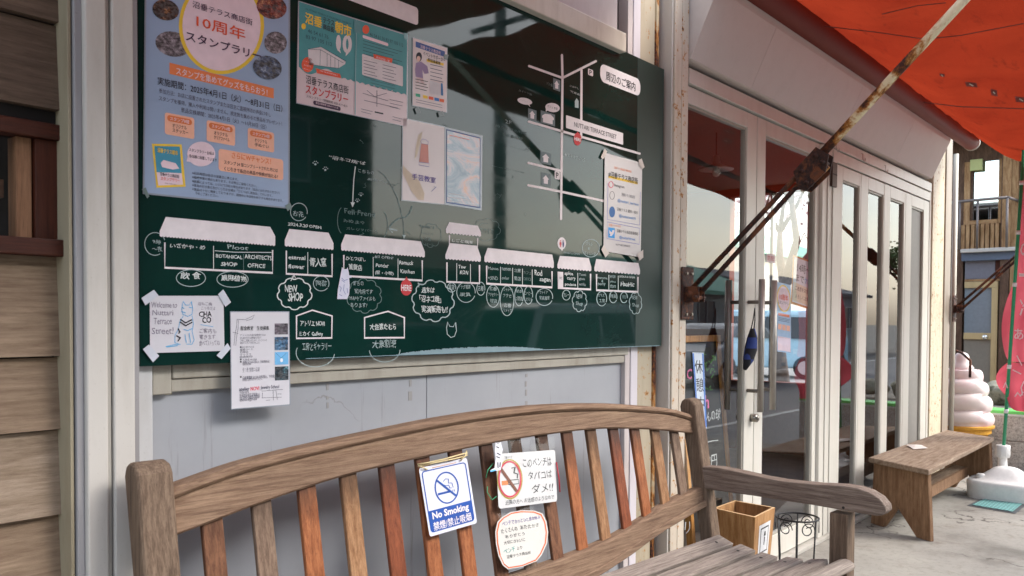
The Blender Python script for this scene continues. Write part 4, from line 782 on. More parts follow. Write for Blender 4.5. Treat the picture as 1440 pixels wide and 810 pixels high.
# handicraft sheet and the painted picture beside it
p4 = notice('notice_sheet', 'white laminated sheet with a thread spool drawing and the words for handicraft class', [(567, 166.4), (625, 179), (625, 287), (565.6, 281)], (226, 214, 214), rim=1.2)
poly(p4, L0, [(566.5, 232), (574, 240), (590, 255), (597, 272), (596, 281.4), (588, 280.8), (578, 268), (567, 245)], flat((206, 190, 168), .6), 'tan_stain'); poly(p4, PW(.0028), [(585, 205), (588, 190), (594, 185), (592, 198), (586, 220), (583, 224)], flat((214, 202, 180), .6), 'tan_stain')
poly(p4, L1, [(592.5, 201.5), (602, 203.5), (603, 229), (589.5, 227.5)], flat((214, 152, 140), .6), 'spool_thread'); stroke(p4, L1, [(592.8, 202), (591.5, 198.5), (594, 195.5), (599, 196.5), (602.2, 199.5), (602, 203.5)], .5, flat((150, 140, 190), .6), True, 'spool_end'); stroke(p4, L1, [(589, 228), (603.5, 229.5), (603.3, 234.5), (589, 231.8)], .5, flat((150, 140, 190), .6), True, 'spool_end')
TH('手芸教室', 579.2, 243.5, 612.8, 8.6, flat((88, 70, 160), .6), .006, L1, p4); stroke(p4, L1, [(610, 262), (613.6, 262.6), (606.5, 269.6)], .5, flat((110, 120, 170), .6), name='pen_tick')
p5 = notice('picture_sheet', 'laminated picture with swirling pale blue and pink paint, right of the handicraft sheet', [(625.6, 179), (678, 191.4), (677, 295.6), (625.6, 287.2)], (186, 200, 210), rim=.6, cat='picture')
qbox(p5, L0, ('h', 627.6, 181.4, 675.8, 104), flat((72, 96, 150), .5), 'picture_border'); 
def swirl():
    m, n, p, o = nodes('swirled_paint'); v = coords(n, (1, 1, 2.2), rnd=False); a = noise(n, v, 6, 7, .62, 1.1)
    n.links.new(ramp(n, a, [(.33, c(92, 120, 146)), (.45, c(140, 160, 176)), (.52, c(190, 176, 182)), (.58, c(206, 156, 130)), (.66, c(196, 176, 160)), (.74, c(170, 190, 202))]), p.inputs['Base Color']); p.inputs['Roughness'].default_value = .2; return m
qbox(p5, L1, ('h', 628.7, 183.4, 674.8, 100.5), swirl(), 'painted_picture'); stroke(p5, L2, [(632, 190), (660, 196.5)], .7, REDO, name='text_line')
for i in range(3): stroke(p5, L2, [(631, 272+i*5), (668-(i*6), 277+i*5)], .6, INK, name='text_line')
# social media sheet
p6 = notice('notice_sheet', 'wrinkled white sheet of social media accounts taped at its corners, right side of the board', [(850.5, 214.8), (903.2, 229.2), (901, 362), (848.6, 353)], (214, 208, 208), off=.004)
qq = PW(.0046); R_ = PW(.0052)
TH('沼垂テラス商店街の最新情報', 863.5, 233.5, 888, 3.6, ORA, 0, qq, p6); poly(p6, qq, [(855.6, 246.4), (896.8, 256), (896.8, 259.4), (855.6, 250)], YEL, 'highlight'); TH('#沼垂テラス商店街', 855.8, 240.2, 897, 8.6, BLK, .012, R_, p6)
stroke(p6, qq, ell(859.2, 259.6, 3.1, 4.3, 16), .9, flat((220, 80, 110), .6), True, 'round_mark'); TH('Instagram', 864, 257.8, 878, 5.6, BLK, 0, qq, p6)
mb = MB(); stroke(p6, qq, [(855, 257.5), (854, 308.5), (899.5, 316.5), (900.5, 270)], .5, flat((120, 120, 190), .6), into=mb); stroke(p6, qq, [(854, 312), (899.5, 321), (899, 343.5), (853.6, 335.5)], .5, flat((120, 120, 190), .6), True, into=mb); fixn(mb.build('box_line', flat((120, 120, 190), .6), p6, kind='stuff'))
LBL = flat((90, 150, 220), .6); stroke(p6, qq, ell(860.8, 274.8, 3.3, 5.6, 16), .5, BLK, True, 'round_mark'); TH('沼垂テラス商店街', 874, 271, 893, 4.6, GRYT, 0, qq, p6); TH('@nuttari_terrace', 868.5, 279.2, 898, 5.6, LBL, .006, qq, p6)
poly(p6, qq, ell(860.8, 298, 4.2, 7.8, 18), flat((66, 112, 170), .6), 'round_mark'); TH('沼垂テラス 朝市・夜市', 867.5, 291.5, 897, 4.8, BLK, 0, qq, p6); TH('@nuttariasaichi', 870.7, 300.8, 894, 5.4, LBL, .006, qq, p6)
TH('沼垂テラス公式', 856, 314.2, 873, 3.4, ORA, 0, qq, p6); qbox(p6, qq, ('h', 855.3, 319.5, 864.6, 14.5), flat((44, 150, 222), .5), 'blue_tile')
poly(p6, R_, [(856.6, 323), (859, 326), (860.6, 326.5), (861, 323.6), (863.4, 323.4), (863.8, 325), (862.6, 329), (860, 332), (857, 331.6), (858.6, 330), (857, 328)], INK, 'bird_mark'); TH('沼垂テラス商店街事務局', 867.5, 322, 897, 4.8, BLK, 0, qq, p6); TH('@nuttaristreet', 871, 331, 893.5, 5.4, LBL, .006, qq, p6); TH('NUTTARI TERRACE', 866, 342.4, 886, 2.6, GRYT, 0, qq, p6)
for q in ([(845, 221), (850.5, 209), (853.5, 213), (852, 219), (848, 224)], [(898, 225), (902.5, 223), (906.5, 235), (903, 238), (899, 231)], [(845.5, 351), (849, 344), (854, 352), (857, 356), (851.5, 362)], [(896, 358), (904.5, 351), (904.8, 362), (899.5, 366.5)]): tape(p6, q, PW(.0065), flat((206, 196, 188), .5))
# cat drawing card and school sheet
p7 = notice('drawing_card', 'white card with a blue cat drawing taped at four corners, lower left of board', [(210.5, 416), (314.3, 416), (315.7, 493.4), (211, 496.5)], (216, 214, 220), off=.003)
GP = flat((120, 112, 128), .6); BLU = flat((92, 168, 214), .6); c0_, c1_ = PW(.0036), PW(.0042)
for s_, a, b, d, e_, mt, bo in (('Welcome to', 212.6, 424.3, 249, 433, GP, 0), ('Nuttari', 214.3, 435.5, 243.5, 443.5, GP, 0), ('Terrace', 216, 447, 241.5, 456, GP, 0), ('Street!', 213.5, 460.5, 243.8, 469.6, GP, 0), ('CHA', 280, 437.6, 297.6, 445.6, BLK, .018), ('CO', 284, 446, 297.3, 454.4, BLK, .018), ('沼ねこ焼', 278, 424.6, 298, 429.8, GP, 0), ('こっちだよ', 283, 431, 303, 436, GP, 0), ('ご案内も', 280.5, 462, 304, 468.6, GP, 0), ('書きます', 280.5, 470.5, 303, 477, GP, 0), ('食べていってね', 280, 478.5, 309, 486, GP, 0)): txt(p7, c0_, s_, ((a, b), (d, e_)), mt, bo, .8, 'handwriting')
mb = MB(); mk2 = MB(); m3 = MB()
for pp in ([(256.5, 428), (257.5, 424), (261, 429), (266, 429), (269, 424), (271, 434), (270, 442), (264, 445), (257, 442), (255.5, 435), (256.5, 428)], [(258, 444), (253, 452), (251, 462), (246, 472), (246, 482), (254, 484.5)], [(270, 444), (272, 455), (270, 466), (273, 478), (270, 484), (262, 484)], [(233, 487.5), (246, 484.5), (252, 484.5)]): stroke(p7, c0_, pp, .9, BLU, into=mb)
for pp in ([(253.5, 449), (261, 454), (270, 449.5)], [(253, 452.5), (261, 458), (270.5, 453)], [(250.5, 462), (253, 467), (251, 469)], [(248, 472), (253.5, 475), (250, 480)]): stroke(p7, c1_, pp, 1.7, BLK, into=mk2)
for pp in ([(256, 432), (259, 434)], [(266, 432), (270, 433)], [(260, 470), (262, 482)], [(266, 468), (268, 482)], [(255, 438), (261, 440)], [(258, 463), (264, 465), (270, 462)], [(234, 488), (250, 486)]): stroke(p7, c1_, pp, 1.1, flat((90, 150, 190), .6), into=m3)
mb.build('animal_drawing', BLU, p7, kind='stuff'); mk2.build('black_strokes', BLK, p7, kind='stuff'); m3.build('grey_strokes', BLU, p7, kind='stuff'); stroke(p7, c0_, [(282, 456.5), (300, 459.5)], .8, BLU, name='underline')
for q in ([(198.8, 419), (216.5, 407.5), (223, 415.5), (204.5, 429.5)], [(306.5, 414), (314, 407), (325, 425), (317, 431.5)], [(200.8, 491), (209.5, 484.5), (224, 500.5), (215.3, 509.5)], [(304.5, 500), (320, 482.5), (324.5, 490), (311.5, 505)]): tape(p7, q, PW(.0055), flat((190, 194, 204), .4))
p8 = notice('school_flyer', 'tall white laminated jewellery class flyer with four small photos hanging below the board', [(324.6, 439), (405.8, 439), (407.2, 568.5), (326, 574.8)], (222, 220, 226), off=.004, rim=1.2, cat='flyer')
f0, f1 = PW(.0046), PW(.0052)
T('彫金教室　生徒募集', 338.2, 458.5, 378.5, 464.3, BLK, .006, f0, p8); T('atelier', 336.3, 545, 351, 549, GRYT, .02, f0, p8); T('NOVI', 352.3, 544, 364.5, 548.6, flat((226, 70, 90), .6), .02, f0, p8); T('Jewelry School', 366.5, 542.5, 392.5, 547.2, GRYT, .012, f0, p8)
small = [('アトリエの彫金教室では', 470.5, 36), ('初心者の方から経験者の方まで', 474.3, 30), ('丁寧にご指導いたします。オリジナルの', 478, 38), ('指輪やペンダントを作りましょう。', 481.5, 28), ('■はじめての方', 487.3, 20), ('基礎コース', 490.8, 18), ('石留め', 494.3, 12), ('ワックス', 497.8, 16), ('自由制作', 501, 18)]
for s_, y_, w_ in small: T(s_, 337.4, y_-.6, 337.4+w_, y_+1.9, GRYT, 0, f0, p8)
for s_, y_, w_, bl in (('入会金 ¥5,500', 505, 20, 1), ('受講料 ¥3,300×1回2.5h（材料費別途）', 508.3, 38, 1), ('道具貸出無料', 511.5, 12, 0), ('火・水 10:00〜12:30', 517.5, 24, 0), ('土・日 13:30〜16:00', 520.5, 24, 0), ('◇体験講座 ¥3,500 材料費込。予約制', 529.6, 45, 1), ('お気軽にお問い合わせください。', 532.6, 28, 0)):
    T(s_, 341, y_-.6, 341+w_, y_+1.9, GRYT, 0, f0, p8)
    if bl: poly(p8, f0, [(337.6, y_-.7), (339.6, y_-.7), (339.6, y_+1.6), (337.6, y_+1.6)], BLK, 'bullet')
for s_, y_, w_ in (('〒950-0075', 551, 13), ('新潟市中央区沼垂東3-5', 554.6, 28), ('tel.090-0000-0000', 558, 28), ('atelier@mail', 561.6, 24)): T(s_, 337, y_-.8, 337+w_, y_+2, GRYT, 0, f0, p8)
mb = MB()
for pp in ([(368, 550), (398, 547.5)], [(369, 552), (369, 560)], [(368, 559.5), (396, 558.5)], [(384, 548), (384.5, 563)], [(388, 549), (390, 562)], [(390, 554), (396, 554)], [(374, 563), (380, 562.5)]): stroke(p8, f0, pp, .5, GRYT, into=mb)
for pp in ([(333.5, 449), (345, 449.5), (352, 446), (358, 442.8), (355, 448.5), (346, 451)], [(333.5, 449), (332.5, 460), (330.5, 470), (329, 486)], [(335.5, 450), (334.8, 462), (333, 472), (331.5, 486)], [(327, 467), (335, 469)]): stroke(p8, f0, pp, .5, GRYT, into=mb)
mb.build('line_drawing', GRYT, p8, kind='stuff')
for i, (a, b, d, e_, mt) in enumerate(((386.2, 454.8, 405, 470.2, photo('photo_hand', (40, 34, 44), (96, 84, 96), (170, 160, 170), 40)), (386.2, 474, 405.2, 492, photo('photo_work', (14, 24, 40), (60, 110, 150), (190, 220, 232), 40)), (386.5, 495.2, 405.5, 512.3, flat((112, 178, 224), .4)), (386.6, 515.8, 405.8, 534, photo('photo_stone', (16, 24, 32), (30, 60, 74), (130, 190, 200), 45)))): qbox(p8, f0, ((a, b), (d, e_)), mt, 'photo')
poly(p8, f1, ell(396, 506.5, 2, 2.8, 12), flat((230, 236, 240), .3), 'pendant'); stroke(p8, f1, [(388, 496.5), (395.5, 503.5), (403, 496)], .4, flat((70, 90, 120), .4), name='chain')
# small paper figure stuck on the board by the third shop drawing
pc = thing('paper_figure', 'small white cut-out paper animal stuck on the board beside the third drawn shop', 'sticker', tuple(W(484, 420, -.003)))
poly(pc, PW(.003), [(474.2, 420.5), (475, 408), (478, 392), (479.5, 384), (481, 375.5), (483.5, 378.5), (487.3, 378.3), (489, 376), (490.5, 383), (491, 387), (494.8, 388.2), (494.5, 390.5), (491, 391), (491.8, 402), (491, 414), (488, 420.6)], flat((206, 206, 222), .6), 'cut_out')
mb = MB()
for pp in ([(480.5, 391), (484, 394.5), (489, 393)], [(480.5, 394), (485, 397)], [(477, 402), (480, 405), (478.5, 410)], [(484, 400), (483, 408), (486, 414)], [(488, 405), (489, 412)], [(477, 414), (481, 416)]): stroke(pc, PW(.0035), pp, .8, flat((120, 130, 176), .6), into=mb)
mb.build('pen_marks', flat((120, 130, 176), .6), pc, kind='stuff')
#@@NEXT3
# ================================================================== BENCH
bench = thing('garden_bench', 'large weathered teak bench with arched slatted back in front of the board', 'bench', BO, BA, local=True)
WR = wood((114, 90, 72), (148, 122, 100), (70, 52, 42), 0, .8, 78, .45, 'weathered_rail'); WP = wood((98, 80, 66), (130, 110, 92), (56, 44, 36), 2, .8, 66, .5, 'weathered_post')
WA = wood((108, 92, 82), (144, 128, 116), (66, 54, 48), 1, .85, 74, .45, 'weathered_arm'); WS = wood((120, 108, 100), (156, 144, 134), (76, 66, 60), 0, .85, 74, .4, 'greyed_seat_slat')
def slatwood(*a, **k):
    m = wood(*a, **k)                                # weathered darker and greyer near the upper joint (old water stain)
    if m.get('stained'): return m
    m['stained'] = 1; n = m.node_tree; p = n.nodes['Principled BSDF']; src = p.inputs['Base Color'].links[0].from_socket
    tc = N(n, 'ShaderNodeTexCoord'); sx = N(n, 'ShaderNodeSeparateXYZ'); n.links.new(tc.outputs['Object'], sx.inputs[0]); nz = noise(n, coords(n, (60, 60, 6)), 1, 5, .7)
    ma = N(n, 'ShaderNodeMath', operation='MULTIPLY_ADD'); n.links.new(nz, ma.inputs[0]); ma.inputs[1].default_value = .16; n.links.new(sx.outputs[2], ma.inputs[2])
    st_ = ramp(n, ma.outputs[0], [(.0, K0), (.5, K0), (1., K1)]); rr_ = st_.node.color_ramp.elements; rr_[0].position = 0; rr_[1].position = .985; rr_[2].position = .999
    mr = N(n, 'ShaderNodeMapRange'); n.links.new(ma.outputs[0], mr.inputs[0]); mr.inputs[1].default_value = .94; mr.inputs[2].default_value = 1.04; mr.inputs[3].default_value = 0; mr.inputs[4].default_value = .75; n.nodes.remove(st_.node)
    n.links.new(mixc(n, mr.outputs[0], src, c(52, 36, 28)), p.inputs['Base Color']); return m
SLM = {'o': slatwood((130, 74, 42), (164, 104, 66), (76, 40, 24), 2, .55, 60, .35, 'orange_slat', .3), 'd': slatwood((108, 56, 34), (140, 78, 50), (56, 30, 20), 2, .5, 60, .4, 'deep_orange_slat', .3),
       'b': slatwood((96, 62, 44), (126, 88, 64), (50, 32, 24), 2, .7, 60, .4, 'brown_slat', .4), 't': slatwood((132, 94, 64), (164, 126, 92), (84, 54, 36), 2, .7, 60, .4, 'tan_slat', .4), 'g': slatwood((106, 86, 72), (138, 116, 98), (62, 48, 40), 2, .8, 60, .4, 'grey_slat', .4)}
TOPE = [(.03, .998), (.12, 1.017), (.22, 1.035), (.42, 1.056), (.62, 1.072), (.85, 1.088), (1.1, 1.096), (1.32, 1.095), (1.62, 1.080), (1.85, 1.058), (2.04, 1.033), (2.175, 1.002)]
BOTE = [(.03, .894), (.12, .910), (.23, .930), (.38, .953), (.54, .971), (.84, .988), (1.1, .998), (1.29, 1.0), (1.57, .995), (1.82, .973), (2.0, .950), (2.175, .924)]
LT = [(.03, .700), (.25, .676), (.45, .645), (.65, .618), (.85, .603), (1.1, .597), (1.35, .605), (1.57, .621), (1.76, .652), (1.95, .688), (2.175, .712)]
LB = [(.03, .63), (.25, .605), (.45, .572), (.65, .54), (.85, .518), (1.1, .505), (1.4, .515), (1.62, .548), (1.83, .592), (2.0, .618), (2.175, .642)]
def ev(L, x):
    if x <= L[0][0]: return L[0][1]
    for i in range(len(L)-1):
        (a, za), (b, zb) = L[i], L[i+1]
        if x <= b:
            m0 = (zb-L[i-1][1])/(b-L[i-1][0]) if i else (zb-za)/(b-a); m1 = (L[i+2][1]-za)/(L[i+2][0]-a) if i+2 < len(L) else (zb-za)/(b-a)
            t = (x-a)/(b-a); h = b-a
            return (2*t**3-3*t*t+1)*za+(t**3-2*t*t+t)*h*m0+(-2*t**3+3*t*t)*zb+(t**3-t*t)*h*m1
    return L[-1][1]
def lean(x, z, a): return (x, REC*(z-.47)+a, z)
def rail(name, LTf, LBf, y0, y1, mat, n=60, bev=.006):
    vs = []; fs = []
    for i in range(n+1):
        x = .03+(2.175-.03)*i/n; zt, zb = LTf(x), LBf(x)
        ring = [(zt, y0+bev), (zt-bev, y0), (zb+bev, y0), (zb, y0+bev), (zb, y1-bev), (zb+bev, y1), (zt-bev, y1), (zt, y1-bev)]
        vs += [lean(x, z, y) for z, y in ring]
    for i in range(n):
        for k in range(8): a = i*8; fs.append((a+k, a+(k+1) % 8, a+8+(k+1) % 8, a+8+k))
    fs += [tuple(range(8))[::-1], tuple(n*8+k for k in range(8))]
    return fixn(mk(name, vs, fs, mat, bench))
rail('top_rail', lambda x: ev(TOPE, x)-.024, lambda x: ev(BOTE, x), -.004, .042, WR)
rail('top_rail_cap', lambda x: ev(TOPE, x), lambda x: ev(TOPE, x)-.0235, -.013, .050, WR, bev=.009)
rail('lower_rail', lambda x: ev(LT, x), lambda x: ev(LB, x), -.008, .036, WR)
rail('lower_rail_bead', lambda x: ev(LB, x)+.022, lambda x: ev(LB, x)-.002, -.017, -.0085, WR, bev=.003)
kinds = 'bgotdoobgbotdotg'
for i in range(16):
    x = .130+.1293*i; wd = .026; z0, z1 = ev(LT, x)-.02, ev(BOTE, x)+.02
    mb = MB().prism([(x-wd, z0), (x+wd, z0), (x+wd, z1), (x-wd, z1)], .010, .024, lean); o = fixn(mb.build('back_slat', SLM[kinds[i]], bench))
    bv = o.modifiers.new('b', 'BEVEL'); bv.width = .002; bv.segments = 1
def post(x0, x1):
    P_ = [(-.0, 0), (.058, 0), (.058, .44), (.064, .52), (REC*.56+.058, 1.03), (REC*.56+.05, 1.055), (REC*.56+.03, 1.066), (REC*.56+.0, 1.06), (REC*.56-.014, 1.04), (.006, .52), (-.0, .46)]
    P_ = [(y-.016, z) for y, z in P_]
    o = fixn(MB().prism(P_, x0, x1, lambda u, v, a: (a, u, v)).build('back_leg', WP, bench)); bv = o.modifiers.new('b', 'BEVEL'); bv.width = .011; bv.segments = 3; bv.limit_method = 'ANGLE'; return o
post(-.050, .032); post(2.173, 2.243)
SZ = .495
XA = 2.176
for i, (ya, za, yb, zb) in enumerate(((-.045, .541, -.118, .515), (-.137, .521, -.210, .506), (-.231, .509, -.304, .503), (-.325, .508, -.398, .512), (-.418, .518, -.490, .532))):
    dn = Vector((0, -(zb-za), (yb-ya))).normalized()*-1; dn = dn if dn.z > 0 else -dn
    A_, B_ = Vector((0, ya, za)), Vector((0, yb, zb)); B_ = A_+(B_-A_)*.90; q = [A_, B_, B_-dn*.028, A_-dn*.028]
    o = fixn(MB().prism([(p.y, p.z) for p in q], -.02, 2.165+.006*sin(i*2.3), lambda u, v, a: (a, u, v)).build('seat_slat', WS, bench)); bv = o.modifiers.new('b', 'BEVEL'); bv.width = .004; bv.segments = 2
    for x in (.06, 2.09): pc3 = (A_+B_)*.5+Vector((x, 0, 0)); MB().tube([pc3-dn*.002, pc3+dn*.0008], .006, 10).build('screw_plug', flat((40, 34, 30), .8), o)
MB().prism([(-.545+.034*cos(radians(a)), .520+.022*sin(radians(a))) for a in range(0, 360, 30)], -.02, 2.172, lambda u, v, a: (a, u, v)).build('front_slat', WS, bench, True)
box('rear_seat_rail', WS, bench, .032, 2.172, -.016, .012, SZ-.055, SZ+.016, .004)
box('front_rail', WR, bench, .0, 2.172, -.565, -.53, SZ-.11, SZ-.025, .003); box('side_rail', WA, bench, 2.13, 2.170, -.53, -.02, SZ-.10, SZ-.026, .003); box('side_rail', WA, bench, .0, .04, -.53, -.02, SZ-.10, SZ-.026, .003); box('middle_rail', WA, bench, 1.06, 1.10, -.53, -.02, SZ-.09, SZ-.026, .003)
topp = [(985, 656), (1010, 658), (1040, 664), (1070, 671), (1100, 676.5), (1150, 681.5), (1185, 683), (1205, 686), (1222, 692), (1236, 701), (1245, 712), (1246, 720), (1240, 725)]
botp = [(1232, 726), (1205, 721.5), (1172, 715.5), (1140, 710), (1100, 704), (1060, 697.5), (1020, 692), (985, 687)]
prof_ = [BXp(a, b, XA) for a, b in topp+botp]; prof_ = [(p.y, p.z) for p in prof_]
for x0 in (XA, -.052):
    o = fixn(MB().prism(prof_, x0, x0+.062, lambda u, v, a: (a, u, v)).build('armrest', WA, bench)); bv = o.modifiers.new('b', 'BEVEL'); bv.width = .005; bv.segments = 2; bv.limit_method = 'ANGLE'; bv.angle_limit = radians(50)
l0, l1 = BXp(1167, 722, XA), BXp(1193, 722, XA)
for x0 in (XA-.004, -.056):
    o = box('front_leg', WP, bench, x0, x0+.066, min(l0.y, l1.y), max(l0.y, l1.y), 0, (l0.z+l1.z)/2-.0, .004)
MB().tube([(XA-.001, BXp(1186, 712, XA).y, BXp(1186, 714, XA).z), (XA+.002, BXp(1186, 712, XA).y, BXp(1186, 714, XA).z)], .005, 10).build('screw_plug', flat((40, 34, 30), .8), bench)
# ================================================================== SIGNS HANGING ON THE BENCH
def bsheet(name, label, q, rgb, off, thick, cat, r=.06, rough=.3):
    cen = PB(off)(sum(k[0] for k in q)/4, sum(k[1] for k in q)/4); t = thing(name, label, cat, tuple(cen))
    f = quad(PB(off), q); g = quad(PB(off-thick), q); w_ = (f(1, .5)-f(0, .5)).length; h_ = (f(.5, 1)-f(.5, 0)).length; ru, rv = r*h_/w_, r; pts = []
    for cu, cv, a0 in ((1-ru, 1-rv, 0), (ru, 1-rv, 90), (ru, rv, 180), (1-ru, rv, 270)):
        for k in range(6): a = radians(a0+k*18); pts.append((cu+ru*cos(a), cv+rv*sin(a)))
    n_ = len(pts); vs = [f(*p) for p in pts]+[g(*p) for p in pts]
    fixn(mk('panel', vs, [tuple(range(n_)), tuple(range(2*n_-1, n_-1, -1))]+[(i, (i+1) % n_, (i+1) % n_+n_, i+n_) for i in range(n_)], lam_mat(rgb, rough), t)); return t
def UV(q):                                         # uv (v down) on a pixel quad
    def f(u, v): return (((q[0][0]*(1-u)+q[1][0]*u)*(1-v)+(q[3][0]*(1-u)+q[2][0]*u)*v), ((q[0][1]*(1-u)+q[1][1]*u)*(1-v)+(q[3][1]*(1-u)+q[2][1]*u)*v))
    return f
def qq4(f, a, b, d, e_): return [f(a, b), f(d, b), f(d, e_), f(a, e_)]
QN = [(588.9, 658.2), (656.5, 643.5), (671, 735.5), (604.4, 755)]
sn = bsheet('no_smoking_sign', 'white and blue plastic no smoking sign tied to the bench back with cord', QN, (226, 226, 236), .012, .003, 'sign', .04)
f = UV(QN); s1, s2, s3 = PB(.0126), PB(.0132), PB(.0138); SB = flat((28, 74, 152), .35)
bl = []
for cu, cv, a0 in ((.90, .11, -90), (.90, .90, 0), (.10, .90, 90), (.10, .11, 180)):
    for k in range(6): a = radians(a0+k*18); bl.append(f(cu+.05*cos(a) if 1 else 0, cv+.045*sin(a)))
bl = [f(*p) for p in [(.05+.0, .16)]][:0]+bl
stroke(sn, s1, bl, 1.5, SB, True, 'border_line')
bp = [f(.055, .64), f(.945, .64)]
for cu, cv, a0 in ((.90, .90, 0), (.10, .90, 90)):
    for k in range(6): a = radians(a0+k*18); bp.append(f(cu+.045*cos(a), cv+.04*sin(a)))
poly(sn, s1, bp, SB, 'blue_field')
txt(sn, s2, 'No Smoking', qq4(f, .12, .668, .88, .80), INK, .028); txt(sn, s2, '禁煙/禁止吸烟', qq4(f, .11, .815, .90, .935), INK, .012)
def ov(cu, cv, ru, rv, n=36): return [f(cu+ru*cos(2*pi*k/n), cv+rv*sin(2*pi*k/n)) for k in range(n)]
stroke(sn, s1, ov(.50, .37, .235, .225), 2., SB, True, 'prohibition_ring'); stroke(sn, s2, [f(.33, .235), f(.66, .515)], 2.6, SB, name='prohibition_bar')
stroke(sn, s1, [f(.30, .435), f(.58, .435)], 3., SB, name='cigarette'); stroke(sn, s1, [f(.605, .435), f(.615, .435)], 3., SB, name='cigarette_ash'); stroke(sn, s1, [f(.635, .435), f(.65, .435)], 3., SB, name='cigarette_ash')
stroke(sn, s1, [f(.45, .27), f(.50, .24), f(.56, .25), f(.55, .31), f(.62, .32), f(.63, .39)], .9, SB, name='smoke_line'); stroke(sn, s1, [f(.43, .31), f(.49, .34), f(.55, .34), f(.56, .385), f(.60, .39)], .9, SB, name='smoke_line')
stroke(sn, s1, [f(.27, .038), f(.77, .038)], 1.3, flat((190, 150, 130), .6), name='slot')
CORD = flat((204, 186, 140), .8)
b_ = PB(.02)
mb = MB().tube([PB(.002)(587, 653), b_(600, 651), b_(625, 645.5), b_(652, 638), PB(.004)(657, 637)], .0022, 6); mb.build('cord', CORD, sn, True)
MB().tube([PB(.004)(588, 656), b_(610, 651), b_(640, 645), PB(.004)(657, 640)], .0022, 6).build('cord', CORD, sn, True)
MB().tube([PB(.004)(656, 634), b_(654.5, 641), b_(649, 646), PB(.014)(648, 648)], .0022, 6).build('cord', CORD, sn, True); MB().tube([PB(.004)(588, 655), b_(596, 658), PB(.014)(601, 660)], .0022, 6).build('cord', CORD, sn, True)
# handwritten card in a clear bag
QB = [(697.4, 638.6), (780.6, 632.6), (783.6, 705), (701.2, 715.6)]
sc_ = bsheet('handwritten_sign', 'handwritten white no tobacco card with red ring, in a clear bag on the bench back', QB, (226, 224, 222), .012, .002, 'sign', .06)
f = UV(QB); RR = flat((196, 66, 84), .6); OLV = flat((166, 150, 60), .6); BRN = flat((122, 78, 60), .6); PEN = flat((70, 72, 70), .6)
stroke(sc_, s1, ov(.215, .48, .205, .36), 1.8, OLV, True, 'ring'); stroke(sc_, s2, ov(.215, .48, .185, .325), 2.4, RR, True, 'ring'); stroke(sc_, s2, [f(.07, .27), f(.33, .73)], 4, BRN, name='prohibition_bar')
poly(sc_, s1, [f(.075, .50), f(.185, .50), f(.185, .58), f(.075, .58)], flat((206, 130, 80), .6), 'filter_tip'); stroke(sc_, s1, [f(.19, .50), f(.36, .50), f(.36, .58), f(.19, .58)], .9, PEN, True, 'cigarette'); stroke(sc_, s1, [f(.25, .28), f(.31, .27), f(.29, .37), f(.35, .40), f(.34, .48)], 1.6, PEN, name='smoke_line')
for s_, a, b, d, e_ in (('このベンチは', .45, .13, .93, .29), ('タバコは', .53, .38, .93, .53), ('ダメ!!', .58, .62, .94, .80), ('近隣の方へ お迷惑のようなので', .12, .86, .95, .95), ('沼垂テラス', .14, .05, .27, .11)): txt(sc_, s1, s_, qq4(f, a, b, d, e_), PEN, .0, .8, 'handwriting')
BAG = glass('clear_plastic_bag', (.97, .975, .98, 1), 1.25, .06, .0)
def bagmesh(t, q, off, name='bag'):
    g = UV(q); vs = []; fs = []; n_ = 14
    for i in range(n_+1):
        for j in range(n_+1): u, v = i/n_, j/n_; e0 = sin(pi*u)*sin(pi*v); vs.append(PB(off+.008*e0+.0025*sin(u*13+v*5)*sin(v*11))(*g(u, v)))
    for i in range(n_):
        for j in range(n_): a = i*(n_+1)+j; fs.append((a, a+1, a+n_+2, a+n_+1))
    mk(name, vs, fs, BAG, t, True)
bagmesh(sc_, [(690, 622), (779, 614), (787, 710), (699, 724)], .018)
MB().tube([PB(.016)(787.5, 692), PB(.02)(786, 672), PB(.016)(782.5, 650)], .0022, 6).build('red_tie', flat((176, 30, 50), .5), sc_, True)
GRN = flat((40, 140, 96), .4)
MB().tube([PB(.014)(694, 651), PB(.018)(686, 661), PB(.014)(683.5, 672)], .0015, 6).build('green_wire', GRN, sc_, True); MB().tube([PB(.018)(685.5, 684), PB(.02)(685, 692), PB(.02)(692, 703), PB(.02)(698, 698)], .0015, 6).build('green_wire', GRN, sc_, True)
# cat clip figure at the card's upper left corner
pf = thing('paper_figure', 'small black and white paper animal clipped at the corner of the handwritten card', 'sticker', tuple(PB(.03)(697, 660)))
poly(pf, PB(.0275), [(697, 622), (700, 625), (704, 621.5), (707, 632), (705, 641), (706.5, 651), (704, 661), (697, 662), (689.5, 664), (690, 661), (695.5, 658), (697, 645), (696, 633)], flat((214, 214, 222), .6), 'cut_out')
mb = MB()
for pp in ([(698, 628), (702, 630)], [(699, 637), (704, 640)], [(698, 642), (703, 644)], [(700, 650), (700.5, 658)], [(703.5, 650), (703, 657)]): stroke(pf, PB(.0282), pp, 1.4, BLK, into=mb)
mb.build('pen_marks', BLK, pf, kind='stuff'); stroke(pf, PB(.0282), [(689.5, 662.8), (697, 661)], 2., flat((80, 170, 220), .5), name='blue_tip')
